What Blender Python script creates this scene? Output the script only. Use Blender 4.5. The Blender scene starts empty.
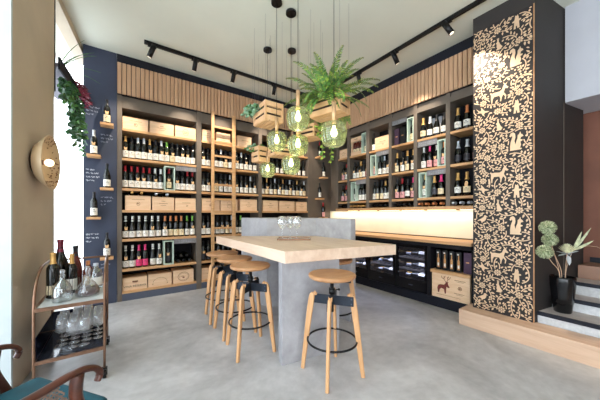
import bpy, math, random
from mathutils import Vector, Matrix
rnd = random.Random(11)
COL = bpy.context.scene.collection
PI = math.pi

# ------------------------------------------------------------------ materials
def lin(c):
    return tuple(((v/255.)/12.92 if v/255. <= .04045 else ((v/255.+.055)/1.055)**2.4) for v in c)
def inp(n, *names):
    for k in names:
        if k in n.inputs: return n.inputs[k]
def base_mat(name):
    m = bpy.data.materials.new(name); m.use_nodes = True
    nt = m.node_tree
    return m, nt, nt.nodes['Principled BSDF']
def ramp(nt, fac, cols):
    r = nt.nodes.new('ShaderNodeValToRGB')
    els = r.color_ramp.elements
    while len(els) < len(cols): els.new(.5)
    for e, (p, c) in zip(els, cols): e.position = p; e.color = lin(c)+(1,)
    nt.links.new(fac, r.inputs['Fac'])
    return r.outputs['Color']
def noise(nt, scale, stretch=(1,1,1), detail=4, coord='Object', rough=.55, dist=0.):
    tc = nt.nodes.new('ShaderNodeTexCoord'); mp = nt.nodes.new('ShaderNodeMapping')
    mp.inputs['Scale'].default_value = stretch
    nt.links.new(tc.outputs[coord], mp.inputs['Vector'])
    n = nt.nodes.new('ShaderNodeTexNoise')
    n.inputs['Scale'].default_value = scale; n.inputs['Detail'].default_value = detail
    n.inputs['Roughness'].default_value = rough; n.inputs['Distortion'].default_value = dist
    nt.links.new(mp.outputs['Vector'], n.inputs['Vector'])
    return n.outputs['Fac']
def bump(nt, b, h, strength=.2, dist=.01):
    n = nt.nodes.new('ShaderNodeBump'); n.inputs['Strength'].default_value = strength; n.inputs['Distance'].default_value = dist
    nt.links.new(h, n.inputs['Height']); nt.links.new(n.outputs['Normal'], b.inputs['Normal'])
def plain(name, c, rough=.5, metal=0., var=.06, scale=9., spec=.5):
    m, nt, b = base_mat(name)
    lo = tuple(max(0, v*(1-var)) for v in c); hi = tuple(min(255, v*(1+var)) for v in c)
    nt.links.new(ramp(nt, noise(nt, scale), [(.3, lo), (.7, hi)]), b.inputs['Base Color'])
    b.inputs['Roughness'].default_value = rough; b.inputs['Metallic'].default_value = metal
    inp(b, 'Specular IOR Level', 'Specular').default_value = spec
    return m
def wood(name, c1, c2, stretch=(2, 30, 30), rough=.5, scale=1.):
    m, nt, b = base_mat(name)
    f = noise(nt, scale, stretch, 6, rough=.62, dist=.4)
    nt.links.new(ramp(nt, f, [(.3, c1), (.52, tuple((a+b_)/2 for a, b_ in zip(c1, c2))), (.72, c2)]), b.inputs['Base Color'])
    b.inputs['Roughness'].default_value = rough
    bump(nt, b, f, .08, .003)
    return m
def emit(name, c, s):
    m, nt, b = base_mat(name)
    b.inputs['Base Color'].default_value = lin(c)+(1,)
    inp(b, 'Emission Color', 'Emission').default_value = lin(c)+(1,)
    b.inputs['Emission Strength'].default_value = s
    return m
def thin_glass(name, tint, refl=.12, rough=.03, edge=.55):
    """clear glass wall: light passes tinted, the surface mirrors more at grazing angles"""
    m, nt, b = base_mat(name)
    nt.nodes.remove(b)
    out = nt.nodes['Material Output']
    t = nt.nodes.new('ShaderNodeBsdfTransparent'); t.inputs['Color'].default_value = lin(tint)+(1,)
    g = nt.nodes.new('ShaderNodeBsdfGlossy'); g.inputs['Roughness'].default_value = rough; g.inputs['Color'].default_value = (1, 1, 1, 1)
    lw = nt.nodes.new('ShaderNodeLayerWeight'); lw.inputs['Blend'].default_value = .35
    mr = nt.nodes.new('ShaderNodeMapRange'); mr.inputs['To Min'].default_value = refl*.4; mr.inputs['To Max'].default_value = edge
    nt.links.new(lw.outputs['Facing'], mr.inputs['Value'])
    mx = nt.nodes.new('ShaderNodeMixShader')
    nt.links.new(mr.outputs['Result'], mx.inputs['Fac']); nt.links.new(t.outputs[0], mx.inputs[1]); nt.links.new(g.outputs[0], mx.inputs[2])
    nt.links.new(mx.outputs[0], out.inputs['Surface'])
    return m

M = {}
M['oak'] = wood('oak', (214, 170, 124), (182, 136, 92), (3, 3, 30), .5)
M['oak_x'] = wood('oak_along_x', (214, 168, 120), (180, 132, 88), (2, 26, 26), .5)
M['oak_y'] = wood('oak_along_y', (214, 168, 120), (180, 132, 88), (26, 2, 26), .5)
M['slat'] = wood('slat_oak', (206, 168, 134), (176, 136, 104), (24, 24, 1.5), .55)
M['table_oak'] = wood('table_oak', (230, 204, 182), (208, 176, 150), (14, 1.6, 14), .45)
M['step_oak'] = wood('step_oak', (212, 180, 154), (190, 154, 128), (16, 1.5, 16), .45)
M['leg_oak'] = wood('stool_beech', (216, 168, 120), (188, 138, 92), (30, 30, 2.5), .45)
M['seat_oak'] = wood('stool_seat_wood', (190, 142, 98), (162, 112, 72), (3, 26, 26), .42)
M['crate'] = wood('crate_pine', (236, 204, 170), (212, 172, 136), (2, 20, 20), .6)
M['crate_lid'] = wood('crate_lid_pine', (214, 172, 132), (184, 140, 102), (2, 20, 20), .6)
M['planter_wood'] = wood('planter_crate_pine', (236, 194, 150), (210, 160, 114), (20, 4, 4), .6)
M['chair_wood'] = wood('mahogany', (92, 48, 32), (54, 26, 17), (4, 26, 26), .3)
M['navy'] = plain('navy_paint', (22, 24, 35), .6, 0, .05, 3, .3)
M['slate'] = plain('slate_paint', (78, 84, 100), .6, 0, .04, 3)
M['chalk_navy'] = plain('chalk_panel_paint', (60, 66, 84), .65, 0, .05, 3, .25)
M['upright'] = plain('taupe_paint', (102, 92, 83), .6, 0, .04, 4, .3)
M['inner'] = plain('dark_cabinet_interior', (20, 18, 23), .7, 0, .06, 5, .2)
M['black'] = plain('black_metal', (18, 18, 20), .4, .4, .08, 12)
M['steel_blue'] = plain('dark_steel_plate', (44, 50, 60), .38, .6, .1, 14)
M['black_gloss'] = plain('black_gloss', (10, 10, 13), .12, 0, .05, 4)
M['brass'] = plain('aged_brass', (132, 100, 80), .35, .75, .1, 12)
M['brass_stem'] = plain('brass_stem', (196, 156, 116), .4, .35, .08, 12)
M['white'] = plain('white_paint', (228, 228, 226), .6, 0, .02, 5)
M['cream'] = plain('cream_splashback', (240, 230, 206), .45, 0, .02, 4)
M['beige'] = plain('beige_plaster', (204, 188, 166), .75, 0, .03, 2.5)
M['grey_wall'] = plain('lavender_grey_plaster', (188, 188, 196), .7, 0, .02, 2)
M['grey_soffit'] = plain('soffit_grey', (160, 160, 170), .7, 0, .02, 2)
M['rust'] = plain('rust_brown_plaster', (122, 76, 58), .7, 0, .08, 2)
M['pillar'] = plain('pillar_taupe', (52, 48, 47), .6, 0, .04, 3, .3)
M['ceiling'] = plain('ceiling_sage', (218, 220, 206), .8, 0, .02, 1.2)
M['paper_white'] = plain('paper_label_white', (232, 228, 220), .6, 0, .03, 30)
M['paper_cream'] = plain('paper_label_cream', (228, 208, 170), .6, 0, .03, 30)
M['paper_pink'] = plain('paper_label_pink', (226, 60, 120), .55, 0, .03, 30)
M['paper_black'] = plain('paper_label_dark', (38, 36, 44), .5, 0, .1, 30)
M['paper_rose'] = plain('paper_label_rose', (224, 160, 160), .55, 0, .04, 30)
M['tag'] = plain('tan_neck_tag', (222, 178, 128), .65, 0, .04, 30)
M['print'] = plain('label_print', (70, 60, 58), .6, 0, .1, 60)
M['brown_print'] = plain('branded_print', (112, 70, 46), .7, 0, .1, 60)
M['red_print'] = plain('oxblood_print', (110, 44, 36), .7, 0, .1, 60)
for k, c in dict(black=(24, 24, 28), red=(168, 30, 40), white=(222, 222, 220), copper=(206, 128, 78), green=(120, 176, 70), pink=(232, 60, 128),
                 gold=(206, 160, 92), silver=(190, 196, 206), burgundy=(110, 26, 48)).items():
    M['foil_'+k] = plain('foil_'+k, c, .38, .25, .06, 40)
M['glass_dark'] = plain('bottle_glass_dark', (14, 16, 14), .08, 0, .1, 20, .6)
M['glass_green'] = plain('bottle_glass_green', (30, 44, 24), .08, 0, .1, 20, .6)
M['glass_rose'] = plain('bottle_glass_amber', (90, 34, 26), .08, 0, .1, 20, .6)
M['mint'] = plain('mint_frame_paint', (188, 206, 192), .55, 0, .03, 8)
M['slate_board'] = plain('grey_sign_board', (124, 122, 124), .7, 0, .1, 14)
M['chalk'] = plain('chalk', (214, 218, 226), .9, 0, .02, 40)
M['chalk_dim'] = plain('chalk_dim', (164, 170, 186), .9, 0, .02, 40)
M['purple'] = plain('purple_gift_box', (70, 46, 70), .5, 0, .08, 12)
M['box_black'] = plain('black_gift_carton', (18, 20, 24), .35, 0, .08, 12)
M['gold_print'] = plain('gold_print', (206, 150, 96), .45, .3, .08, 30)
M['leaf'] = plain('leaf_green', (70, 112, 52), .5, 0, .3, 25)
M['leaf_fern'] = plain('fern_green', (84, 128, 56), .5, 0, .32, 18)
M['leaf_ivy'] = plain('ivy_green', (44, 82, 48), .5, 0, .35, 22)
M['leaf_blue'] = plain('bluish_leaf', (132, 166, 138), .5, 0, .25, 22)
M['leaf_lime'] = plain('lime_leaf', (160, 182, 70), .5, 0, .2, 22)
M['leaf_red'] = plain('crimson_leaf', (122, 40, 62), .5, 0, .4, 30)
M['stem'] = plain('plant_stem', (120, 110, 70), .6, 0, .1, 20)
M['soil'] = plain('potting_soil', (58, 44, 34), .9, 0, .3, 40)
M['allium'] = plain('dried_flower_sage', (138, 152, 112), .7, 0, .25, 60)
M['petal'] = plain('dried_petal_cream', (236, 222, 184), .7, 0, .15, 40)
M['pale_leaf'] = plain('dried_leaf_pale', (188, 192, 158), .6, 0, .15, 30)
M['dry_stem'] = plain('dried_stem', (192, 160, 134), .7, 0, .1, 30)
M['grey_leaf'] = plain('silvery_leaf', (190, 196, 200), .6, 0, .1, 30)
M['teal'] = plain('teal_velvet', (22, 78, 92), .8, 0, .12, 9)
M['cane'] = plain('woven_cane', (128, 104, 90), .6, 0, .12, 30)
M['sconce'] = plain('sconce_shade', (212, 186, 150), .45, .1, .04, 6)
M['sconce_in'] = plain('sconce_inner', (232, 208, 168), .5, .0, .04, 6)
M['marble'] = plain('white_glass_tray', (204, 208, 208), .12, 0, .06, 8)
M['navy_glass'] = plain('navy_glass_tray', (24, 30, 48), .1, 0, .05, 8)
M['floor_brown'] = plain('upper_floor_brown', (146, 110, 90), .5, 0, .08, 6)
M['rack'] = plain('rack_front', (150, 142, 138), .5, 0, .06, 14)
M['riser'] = plain('terrazzo_riser', (196, 196, 198), .6, 0, .05, 40)
M['tread'] = plain('tread_stone', (186, 174, 168), .6, 0, .06, 8)
M['frame_grey'] = plain('window_frame_grey', (98, 102, 116), .5, 0, .03, 5)
M['planter_grey'] = plain('planter_box_grey', (104, 100, 112), .6, 0, .05, 5)
M['paper_motif'] = plain('wallpaper_sand_motif', (206, 174, 142), .5, .0, .06, 6)
M['paper_ground'] = plain('wallpaper_dark_ground', (40, 35, 35), .55, 0, .06, 6, .3)
M['wine'] = plain('red_wine', (60, 10, 24), .05, 0, .05, 6)
M['rug'] = M['soil']
M['bulb'] = emit('warm_bulb', (255, 236, 200), 14.)
M['bulb_small'] = emit('sconce_bulb', (255, 236, 205), 3.)
M['spot_face'] = emit('spot_lens', (255, 238, 210), 2.)
M['led_blue'] = emit('cool_led', (200, 208, 255), 9.)
M['led_warm'] = emit('warm_led', (255, 232, 184), 4.)
M['white_reveal'] = plain('reveal_paint', (198, 206, 208), .7, 0, .02, 6)
M['pane'] = thin_glass('window_glass', (246, 250, 252), .1, .02, .35)
M['clear_tint'] = thin_glass('etched_glass', (222, 226, 228), .4, .12, .8)
M['door_glass'] = thin_glass('cooler_glass', (214, 218, 228), .12, .03, .4)
def milky_glass(name, tint, body, k, refl=.08, rough=.10, edge=.36):
    m = thin_glass(name, tint, refl, rough, edge); nt = m.node_tree
    out = nt.nodes['Material Output']; src = out.inputs['Surface'].links[0].from_socket
    d = nt.nodes.new('ShaderNodeBsdfDiffuse'); d.inputs['Color'].default_value = lin(body)+(1,)
    tl = nt.nodes.new('ShaderNodeBsdfTranslucent'); tl.inputs['Color'].default_value = lin(body)+(1,)
    m1 = nt.nodes.new('ShaderNodeMixShader'); m1.inputs['Fac'].default_value = .6
    nt.links.new(d.outputs[0], m1.inputs[1]); nt.links.new(tl.outputs[0], m1.inputs[2])
    m2 = nt.nodes.new('ShaderNodeMixShader'); m2.inputs['Fac'].default_value = k
    nt.links.new(src, m2.inputs[1]); nt.links.new(m1.outputs[0], m2.inputs[2]); nt.links.new(m2.outputs[0], out.inputs['Surface'])
    return m
M['green_glass'] = milky_glass('green_glass', (210, 222, 186), (200, 212, 166), .10)
M['green_rib'] = milky_glass('green_glass_rib', (172, 190, 142), (180, 196, 142), .14)
M['clear'] = milky_glass('clear_glass', (248, 249, 250), (250, 250, 252), .13, .22, .04, .8)
M['amber_glass'] = plain('amber_glass', (120, 50, 30), .1, 0, .1, 8)

def concrete(name, c1, c2, scale=1.6, rough=.5, coord='Object', spec=.4):
    m, nt, b = base_mat(name)
    f1 = noise(nt, scale, (1, 1, 1), 7, coord, .62, .6)
    f2 = noise(nt, scale*9, (1, 1, 1), 4, coord)
    mx = nt.nodes.new('ShaderNodeMath'); mx.operation = 'MULTIPLY_ADD'; mx.inputs[1].default_value = .25
    nt.links.new(f2, mx.inputs[0]); nt.links.new(f1, mx.inputs[2])
    nt.links.new(ramp(nt, mx.outputs[0], [(.42, c1), (.62, tuple((a+b_)/2 for a, b_ in zip(c1, c2))), (.82, c2)]), b.inputs['Base Color'])
    b.inputs['Roughness'].default_value = rough
    inp(b, 'Specular IOR Level', 'Specular').default_value = spec
    bump(nt, b, f2, .05, .004)
    return m
M['floor'] = concrete('microcement_floor', (152, 149, 149), (206, 204, 204), 1.3, .42)
M['concrete'] = concrete('grey_concrete', (142, 140, 143), (180, 178, 182), 2.2, .5)

# ------------------------------------------------------------------ mesh builder
class MB:
    def __init__(s): s.v = []; s.f = []; s.m = []; s.sm = []
    def add(s, vs, fs, mat=0, smooth=False):
        o = len(s.v); s.v += [tuple(v) for v in vs]
        for f in fs: s.f.append(tuple(i+o for i in f)); s.m.append(mat); s.sm.append(smooth)
        return s
    def box(s, x0, x1, y0, y1, z0, z1, mat=0):
        v = [(x, y, z) for z in (z0, z1) for y in (y0, y1) for x in (x0, x1)]
        return s.add(v, [(0, 2, 3, 1), (4, 5, 7, 6), (0, 1, 5, 4), (2, 6, 7, 3), (0, 4, 6, 2), (1, 3, 7, 5)], mat)
    def obox(s, c, ax, h, mat=0):
        c = Vector(c); ax = [Vector(a).normalized() for a in ax]
        v = [c+ax[0]*(h[0]*i)+ax[1]*(h[1]*j)+ax[2]*(h[2]*k) for k in (-1, 1) for j in (-1, 1) for i in (-1, 1)]
        return s.add(v, [(0, 2, 3, 1), (4, 5, 7, 6), (0, 1, 5, 4), (2, 6, 7, 3), (0, 4, 6, 2), (1, 3, 7, 5)], mat)
    def bar(s, p, q, w, h, up=(0, 0, 1), mat=0, w2=None, h2=None):
        p, q = Vector(p), Vector(q); d = (q-p).normalized(); u = Vector(up)
        a = d.cross(u).normalized(); b = a.cross(d).normalized()
        w2 = w if w2 is None else w2; h2 = h if h2 is None else h2
        v = [p-a*w-b*h, p+a*w-b*h, p+a*w+b*h, p-a*w+b*h, q-a*w2-b*h2, q+a*w2-b*h2, q+a*w2+b*h2, q-a*w2+b*h2]
        return s.add(v, [(3, 2, 1, 0), (4, 5, 6, 7), (0, 1, 5, 4), (1, 2, 6, 5), (2, 3, 7, 6), (3, 0, 4, 7)], mat)
    def sweep(s, pts, w, h, up=(0, 0, 1), mat=0, smooth=False, round_=False, n=8):
        """section carried along a polyline; w, h may be lists (half sizes)"""
        P = [Vector(p) for p in pts]; k = len(P); V = []
        U = Vector(up)
        if round_: sec = [(math.cos(2*PI*i/n), math.sin(2*PI*i/n)) for i in range(n)]
        else: sec = [(-1, -1), (1, -1), (1, 1), (-1, 1)]
        ns = len(sec)
        for i, p in enumerate(P):
            d = (P[min(i+1, k-1)]-P[max(i-1, 0)]).normalized()
            a = d.cross(U)
            if a.length < 1e-4: a = d.cross(Vector((0, 1, 0.01)))
            a.normalize(); b = a.cross(d).normalized()
            ww = w[i] if isinstance(w, (list, tuple)) else w; hh = h[i] if isinstance(h, (list, tuple)) else h
            V += [p+a*(x*ww)+b*(y*hh) for x, y in sec]
        F = []
        for i in range(k-1):
            for j in range(ns):
                F.append((i*ns+j, i*ns+(j+1) % ns, (i+1)*ns+(j+1) % ns, (i+1)*ns+j))
        F.append(tuple(range(ns-1, -1, -1))); F.append(tuple((k-1)*ns+j for j in range(ns)))
        return s.add(V, F, mat, smooth or round_)
    def tube(s, pts, r, n=8, mat=0, up=(0, 0, 1)):
        return s.sweep(pts, r, r, up, mat, True, True, n)
    def cyl(s, p, q, r, r2=None, n=20, mat=0):
        r2 = r if r2 is None else r2
        p, q = Vector(p), Vector(q); d = (q-p).normalized()
        a = d.orthogonal().normalized(); b = d.cross(a)
        V = [p+(a*math.cos(2*PI*i/n)+b*math.sin(2*PI*i/n))*r for i in range(n)]+[q+(a*math.cos(2*PI*i/n)+b*math.sin(2*PI*i/n))*r2 for i in range(n)]
        o = len(s.v)
        s.add(V, [(i, (i+1) % n, n+(i+1) % n, n+i) for i in range(n)], mat, True)
        s.add([], [], mat)
        s.f.append(tuple(o+i for i in range(n-1, -1, -1))); s.m.append(mat); s.sm.append(False)
        s.f.append(tuple(o+n+i for i in range(n))); s.m.append(mat); s.sm.append(False)
        return s
    def lathe(s, prof, n=20, c=(0, 0, 0), mat=0, axis=None, a0=0., a1=2*PI, smooth=True):
        c = Vector(c)
        if axis is None: X, Y, Z = Vector((1, 0, 0)), Vector((0, 1, 0)), Vector((0, 0, 1))
        else:
            Z = Vector(axis).normalized(); X = Z.orthogonal().normalized(); Y = Z.cross(X)
        full = abs(a1-a0-2*PI) < 1e-6
        m = n if full else n+1
        V = []
        for r, z in prof:
            for i in range(m):
                t = a0+(a1-a0)*i/n
                V.append(c+X*(r*math.cos(t))+Y*(r*math.sin(t))+Z*z)
        F = []
        for k in range(len(prof)-1):
            for i in range(n):
                j = (i+1) % m
                F.append((k*m+i, k*m+j, (k+1)*m+j, (k+1)*m+i))
        return s.add(V, F, mat, smooth)
    def prism(s, poly, z0, z1, mat=0):
        n = len(poly)
        V = [(x, y, z0) for x, y in poly]+[(x, y, z1) for x, y in poly]
        return s.add(V, [tuple(range(n-1, -1, -1)), tuple(range(n, 2*n))]+[(i, (i+1) % n, n+(i+1) % n, n+i) for i in range(n)], mat)
    def torus(s, c, R, r, n=40, k=8, mat=0):
        V = [(c[0]+(R+r*math.cos(2*PI*j/k))*math.cos(2*PI*i/n), c[1]+(R+r*math.cos(2*PI*j/k))*math.sin(2*PI*i/n), c[2]+r*math.sin(2*PI*j/k)) for i in range(n) for j in range(k)]
        return s.add(V, [(i*k+j, ((i+1) % n)*k+j, ((i+1) % n)*k+(j+1) % k, i*k+(j+1) % k) for i in range(n) for j in range(k)], mat, True)
    def sphere(s, c, r, n=12, mat=0, sz=1.):
        return s.lathe([(max(1e-5, r*math.sin(PI*i/(n//2+2))), -r*sz*math.cos(PI*i/(n//2+2))) for i in range(n//2+3)], n, c, mat)
    def leaf(s, p, d, nrm, L, W, mat=0, fold=.25):
        p, d, nrm = Vector(p), Vector(d).normalized(), Vector(nrm)
        a = d.cross(nrm)
        if a.length < 1e-4: a = d.orthogonal()
        a.normalize(); up = a.cross(d)
        e = up*(W*fold)
        V = [p, p+d*(L*.3)+a*(W*.5)+e, p+d*(L*.7)+a*(W*.38)+e, p+d*L, p+d*(L*.7)-a*(W*.38)+e, p+d*(L*.3)-a*(W*.5)+e, p+d*(L*.55)]
        return s.add(V, [(0, 1, 6), (1, 2, 6), (2, 3, 6), (3, 4, 6), (4, 5, 6), (5, 0, 6)], mat)
    def build(s, name, mats, parent=None, origin=(0, 0, 0), bevel=0., seg=2):
        me = bpy.data.meshes.new(name)
        ox, oy, oz = origin
        me.from_pydata([(x-ox, y-oy, z-oz) for x, y, z in s.v], [], s.f)
        if not isinstance(mats, (list, tuple)): mats = [mats]
        for m in mats: me.materials.append(m)
        me.polygons.foreach_set('material_index', s.m)
        me.polygons.foreach_set('use_smooth', s.sm)
        me.validate(); me.update()
        o = bpy.data.objects.new(name, me); COL.objects.link(o)
        if parent is not None: o.parent = parent
        elif origin != (0, 0, 0): o.location = origin
        if bevel:
            md = o.modifiers.new('edge', 'BEVEL'); md.width = bevel; md.segments = seg; md.limit_method = 'ANGLE'; md.angle_limit = math.radians(40)
        return o

def tag(o, label, cat, group=None, kind=None):
    o['label'] = label; o['category'] = cat
    if group: o['group'] = group
    if kind: o['kind'] = kind
    return o
def thing(name, label, cat, loc=(0, 0, 0), rz=0., group=None):
    o = bpy.data.objects.new(name, None); COL.objects.link(o)
    o.empty_display_size = .05
    o.location = loc; o.rotation_euler = (0, 0, rz)
    return tag(o, label, cat, group)
def struct(name, mb, mats, parent=None, **k):
    o = mb.build(name, mats, parent, **k); o['kind'] = 'structure'
    return o
KIDS = {}
def copy_tree(o):
    def rec(src, par):
        c = src.copy(); COL.objects.link(c)
        if par is not None: c.parent = par
        for ch in [x for x in src.children]: rec(ch, c)
        return c
    return rec(o, None)
def light(kind, name, loc, energy, color=(1, 1, 1), **k):
    d = bpy.data.lights.new(name, kind); d.energy = energy; d.color = color
    rot = k.pop('rot', None); aim = k.pop('aim', None)
    for a, v in k.items(): setattr(d, a, v)
    o = bpy.data.objects.new(name, d); COL.objects.link(o); o.location = loc
    if rot: o.rotation_euler = rot
    if aim: o.rotation_euler = (Vector(aim)-Vector(loc)).to_track_quat('-Z', 'Y').to_euler()
    return o
def text_on(body, size, name, m, parent, loc, rot, depth=.0006):
    c = bpy.data.curves.new(name, 'FONT'); c.body = body; c.size = size; c.align_x = 'CENTER'; c.align_y = 'CENTER'; c.extrude = depth
    c.materials.append(m)
    tmp = bpy.data.objects.new(name+'_curve', c); COL.objects.link(tmp)
    bpy.context.view_layer.update()
    me = bpy.data.meshes.new_from_object(tmp.evaluated_get(bpy.context.evaluated_depsgraph_get()))
    bpy.data.objects.remove(tmp)
    o = bpy.data.objects.new(name, me); COL.objects.link(o); o.parent = parent; o.location = loc; o.rotation_euler = rot
    return o
ORD = ['first', 'second', 'third', 'fourth', 'fifth', 'sixth', 'seventh', 'eighth', 'ninth', 'tenth', 'eleventh', 'twelfth', 'thirteenth', 'fourteenth']

# ------------------------------------------------------------------ levels (metres; camera stands at the origin, 1.25 m up)
CEIL = 3.5
YF, YB = 4.45, 4.86            # front and back of the shelving on the back wall
XF, XB = 3.66, 3.98            # front and back of the upper shelving on the right wall
XC = 3.49                      # front of the counter below it
def xleft(y): return -.40-(4.5-y)*.106

# ------------------------------------------------------------------ the room
struct('floor', MB().box(-2.2, 6.2, -3.2, 5.1, -.1, 0), M['floor'])
struct('ceiling', MB().box(-1.6, 6.2, -3.2, 5.1, CEIL, CEIL+.1), M['ceiling'])
struct('wall_back', MB().box(-.383, 4.1, YB+.005, 5.06, 0, CEIL), M['navy'])
chalk_wall = struct('trim_1', MB().box(-.385, -.022, YF, YB, 0, CEIL), M['chalk_navy'])
corner_wall = struct('trim_2', MB().box(3.45, 4.0, YF, YB, 0, CEIL), M['upright'])
struct('wall_right', MB().box(4.0, 4.15, .80, YB, 0, CEIL), M['upright'])

struct('wall_front_light_block', MB().box(.6, 6.2, -3.3, -3.2, 0, CEIL).box(-1.6, .6, -3.3, -3.2, 2.6, CEIL), M['beige'])  # unseen wall behind the camera, added to block sky so daylight comes from left
struct('wall_far_light_block', MB().box(6.1, 6.2, -3.2, 5.1, 0, CEIL), M['beige'])  # unseen too, added to close the right side to sky light
# pier and window openings of the left wall (the wall runs a little askew)
def lw(y, out=0.): return (xleft(y)-out*.994, y+out*.105)
struct('trim_10', MB().prism([lw(2.585), lw(2.609), lw(2.609, .34), lw(2.585, .34)], 0, 3.299), M['white_reveal'])
struct('wall_left', MB().prism([lw(2.61), lw(3.43), lw(3.43, .34), lw(2.61, .34)], 0, CEIL), M['beige'])
struct('trim_3', MB().prism([lw(-3.0), lw(2.608), lw(2.608, .3), lw(-3.0, .3)], 3.3, CEIL), M['beige'])
struct('trim_4', MB().prism([lw(3.432), lw(4.86), lw(4.86, .12), lw(3.432, .12)], 3.40, CEIL), M['beige'])
def window(name, y0, y1, z0, z1, cols, rows, out=.26):
    f = MB()
    def post(ya, yb, za, zb): f.prism([lw(ya, out), lw(yb, out), lw(yb, out+.06), lw(ya, out+.06)], za, zb)
    w = .05
    post(y0, y0+w, z0, z1); post(y1-w, y1, z0, z1); post(y0+w, y1-w, z0, z0+w); post(y0+w, y1-w, z1-w, z1)
    for c in cols: post(c-w/2, c+w/2, z0+w, z1-w)
    for r_ in rows: post(y0+w, y1-w, r_-w/2, r_+w/2)
    o = struct(name, f, M['frame_grey' if name == 'window_1' else 'white'])
    p = MB().prism([lw(y0+w, out+.02), lw(y1-w, out+.02), lw(y1-w, out+.032), lw(y0+w, out+.032)], z0+w, z1-w).build('pane', M['pane'], o)
    return o
window('window_1', -2.6, 2.58, .0, 3.28, [-.9, .8], [])
window('window_2', 3.45, 5.9, .02, 3.39, [], [], .30)
struct('trim_5', MB().prism([lw(3.445), lw(3.47), lw(3.47, .3), lw(3.445, .3)], 2.45, 3.4), M['navy'])

# slatted bulkheads over the shelving
def slats_back():
    b = MB().box(-.02, 3.62, YF-.005, YB, 3.375, CEIL).box(-.02, 3.62, YF-.001, YB, 2.94, 3.375)
    b2 = MB(); x = -.015
    while x < 3.60:
        b2.box(x, x+.048, YF-.032, YF-.002, 2.94, 3.375); x += .056
    o = struct('trim_6', b, M['navy']); b2.build('slat_cladding', M['slat'], o, bevel=.004, seg=1)
def slats_right():
    b = MB().box(XF+.005, 4.0, 1.297, YF-.035, 3.345, CEIL).box(XF+.001, 4.0, 1.297, YF-.035, 2.89, 3.345)
    b2 = MB(); y = 1.30
    while y < YF-.11:
        b2.box(XF-.03, XF, y, y+.048, 2.89, 3.345); y += .056
    o = struct('trim_7', b, M['navy']); b2.build('slat_cladding', M['slat'], o, bevel=.004, seg=1)
slats_back(); slats_right()

# papered pillar, walls and stairs on the right
PX = 3.36
pil = struct('wall_pillar', MB().prism([(PX, 1.293), (PX, .757), (3.98, .652), (4.46, .565), (4.5, .79), (3.98, .80), (3.95, 1.293)], 0, CEIL), M['pillar'])
MB().box(PX-.004, PX-.0005, .76, 1.29, .171, 3.325).build('wallpaper_ground', M['paper_ground'], pil)
MB().box(PX-.012, PX-.0005, .752, .7595, .171, 3.325).build('edge_strip', M['seat_oak'], pil)
MB().prism([(3.975, .651), (3.985, .6495), (3.985, .645), (3.975, .647)], .53, 2.46).build('joint_strip', M['upright'], pil)
struct('wall_upper_right', MB().box(3.985, 4.85, -3.0, .64, 2.46, CEIL), M['grey_wall'])
struct('wall_far_right', MB().box(4.62, 4.8, -3.0, .79, .0, 2.458), M['rust'])
struct('baseboard_right', MB().box(4.60, 4.62, -3.0, .53, .67, .73), M['navy'])
st = MB()
def stair(x0, x1, z0, z1):
    y1 = lambda x: .755-.17*(x-3.36)
    st.prism([(x0, y1(x0)-.003), (x1, y1(x1)-.003), (x1, -2.6), (x0, -2.6)], z0, z1-.034, 0)
    st.prism([(x0+.014, y1(x0)-.003), (x1, y1(x1)-.003), (x1, -2.6), (x0+.014, -2.6)], z1-.034, z1, 1)
    st.prism([(x0-.012, y1(x0)-.003), (x0+.014, y1(x0)-.004), (x0+.014, -2.6), (x0-.012, -2.6)], z1-.034, z1+.001, 2)
stair(3.42, 3.715, .0, .275); stair(3.715, 3.97, .0, .394); stair(3.97, 4.25, .0, .525)
st.prism([(4.25, .58), (4.6, .53), (4.6, -2.6), (4.25, -2.6)], 0, .67, 3)
struct('staircase', st, [M['riser'], M['tread'], M['navy'], M['floor_brown']])
struct('trim_8', MB().prism([(3.155, 1.358), (3.155, -2.6), (3.407, -2.6), (3.407, .745), (3.355, .76), (3.355, 1.296), (3.48, 1.298), (3.48, 1.358)], 0, .17), M['step_oak'], bevel=.004)

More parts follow.
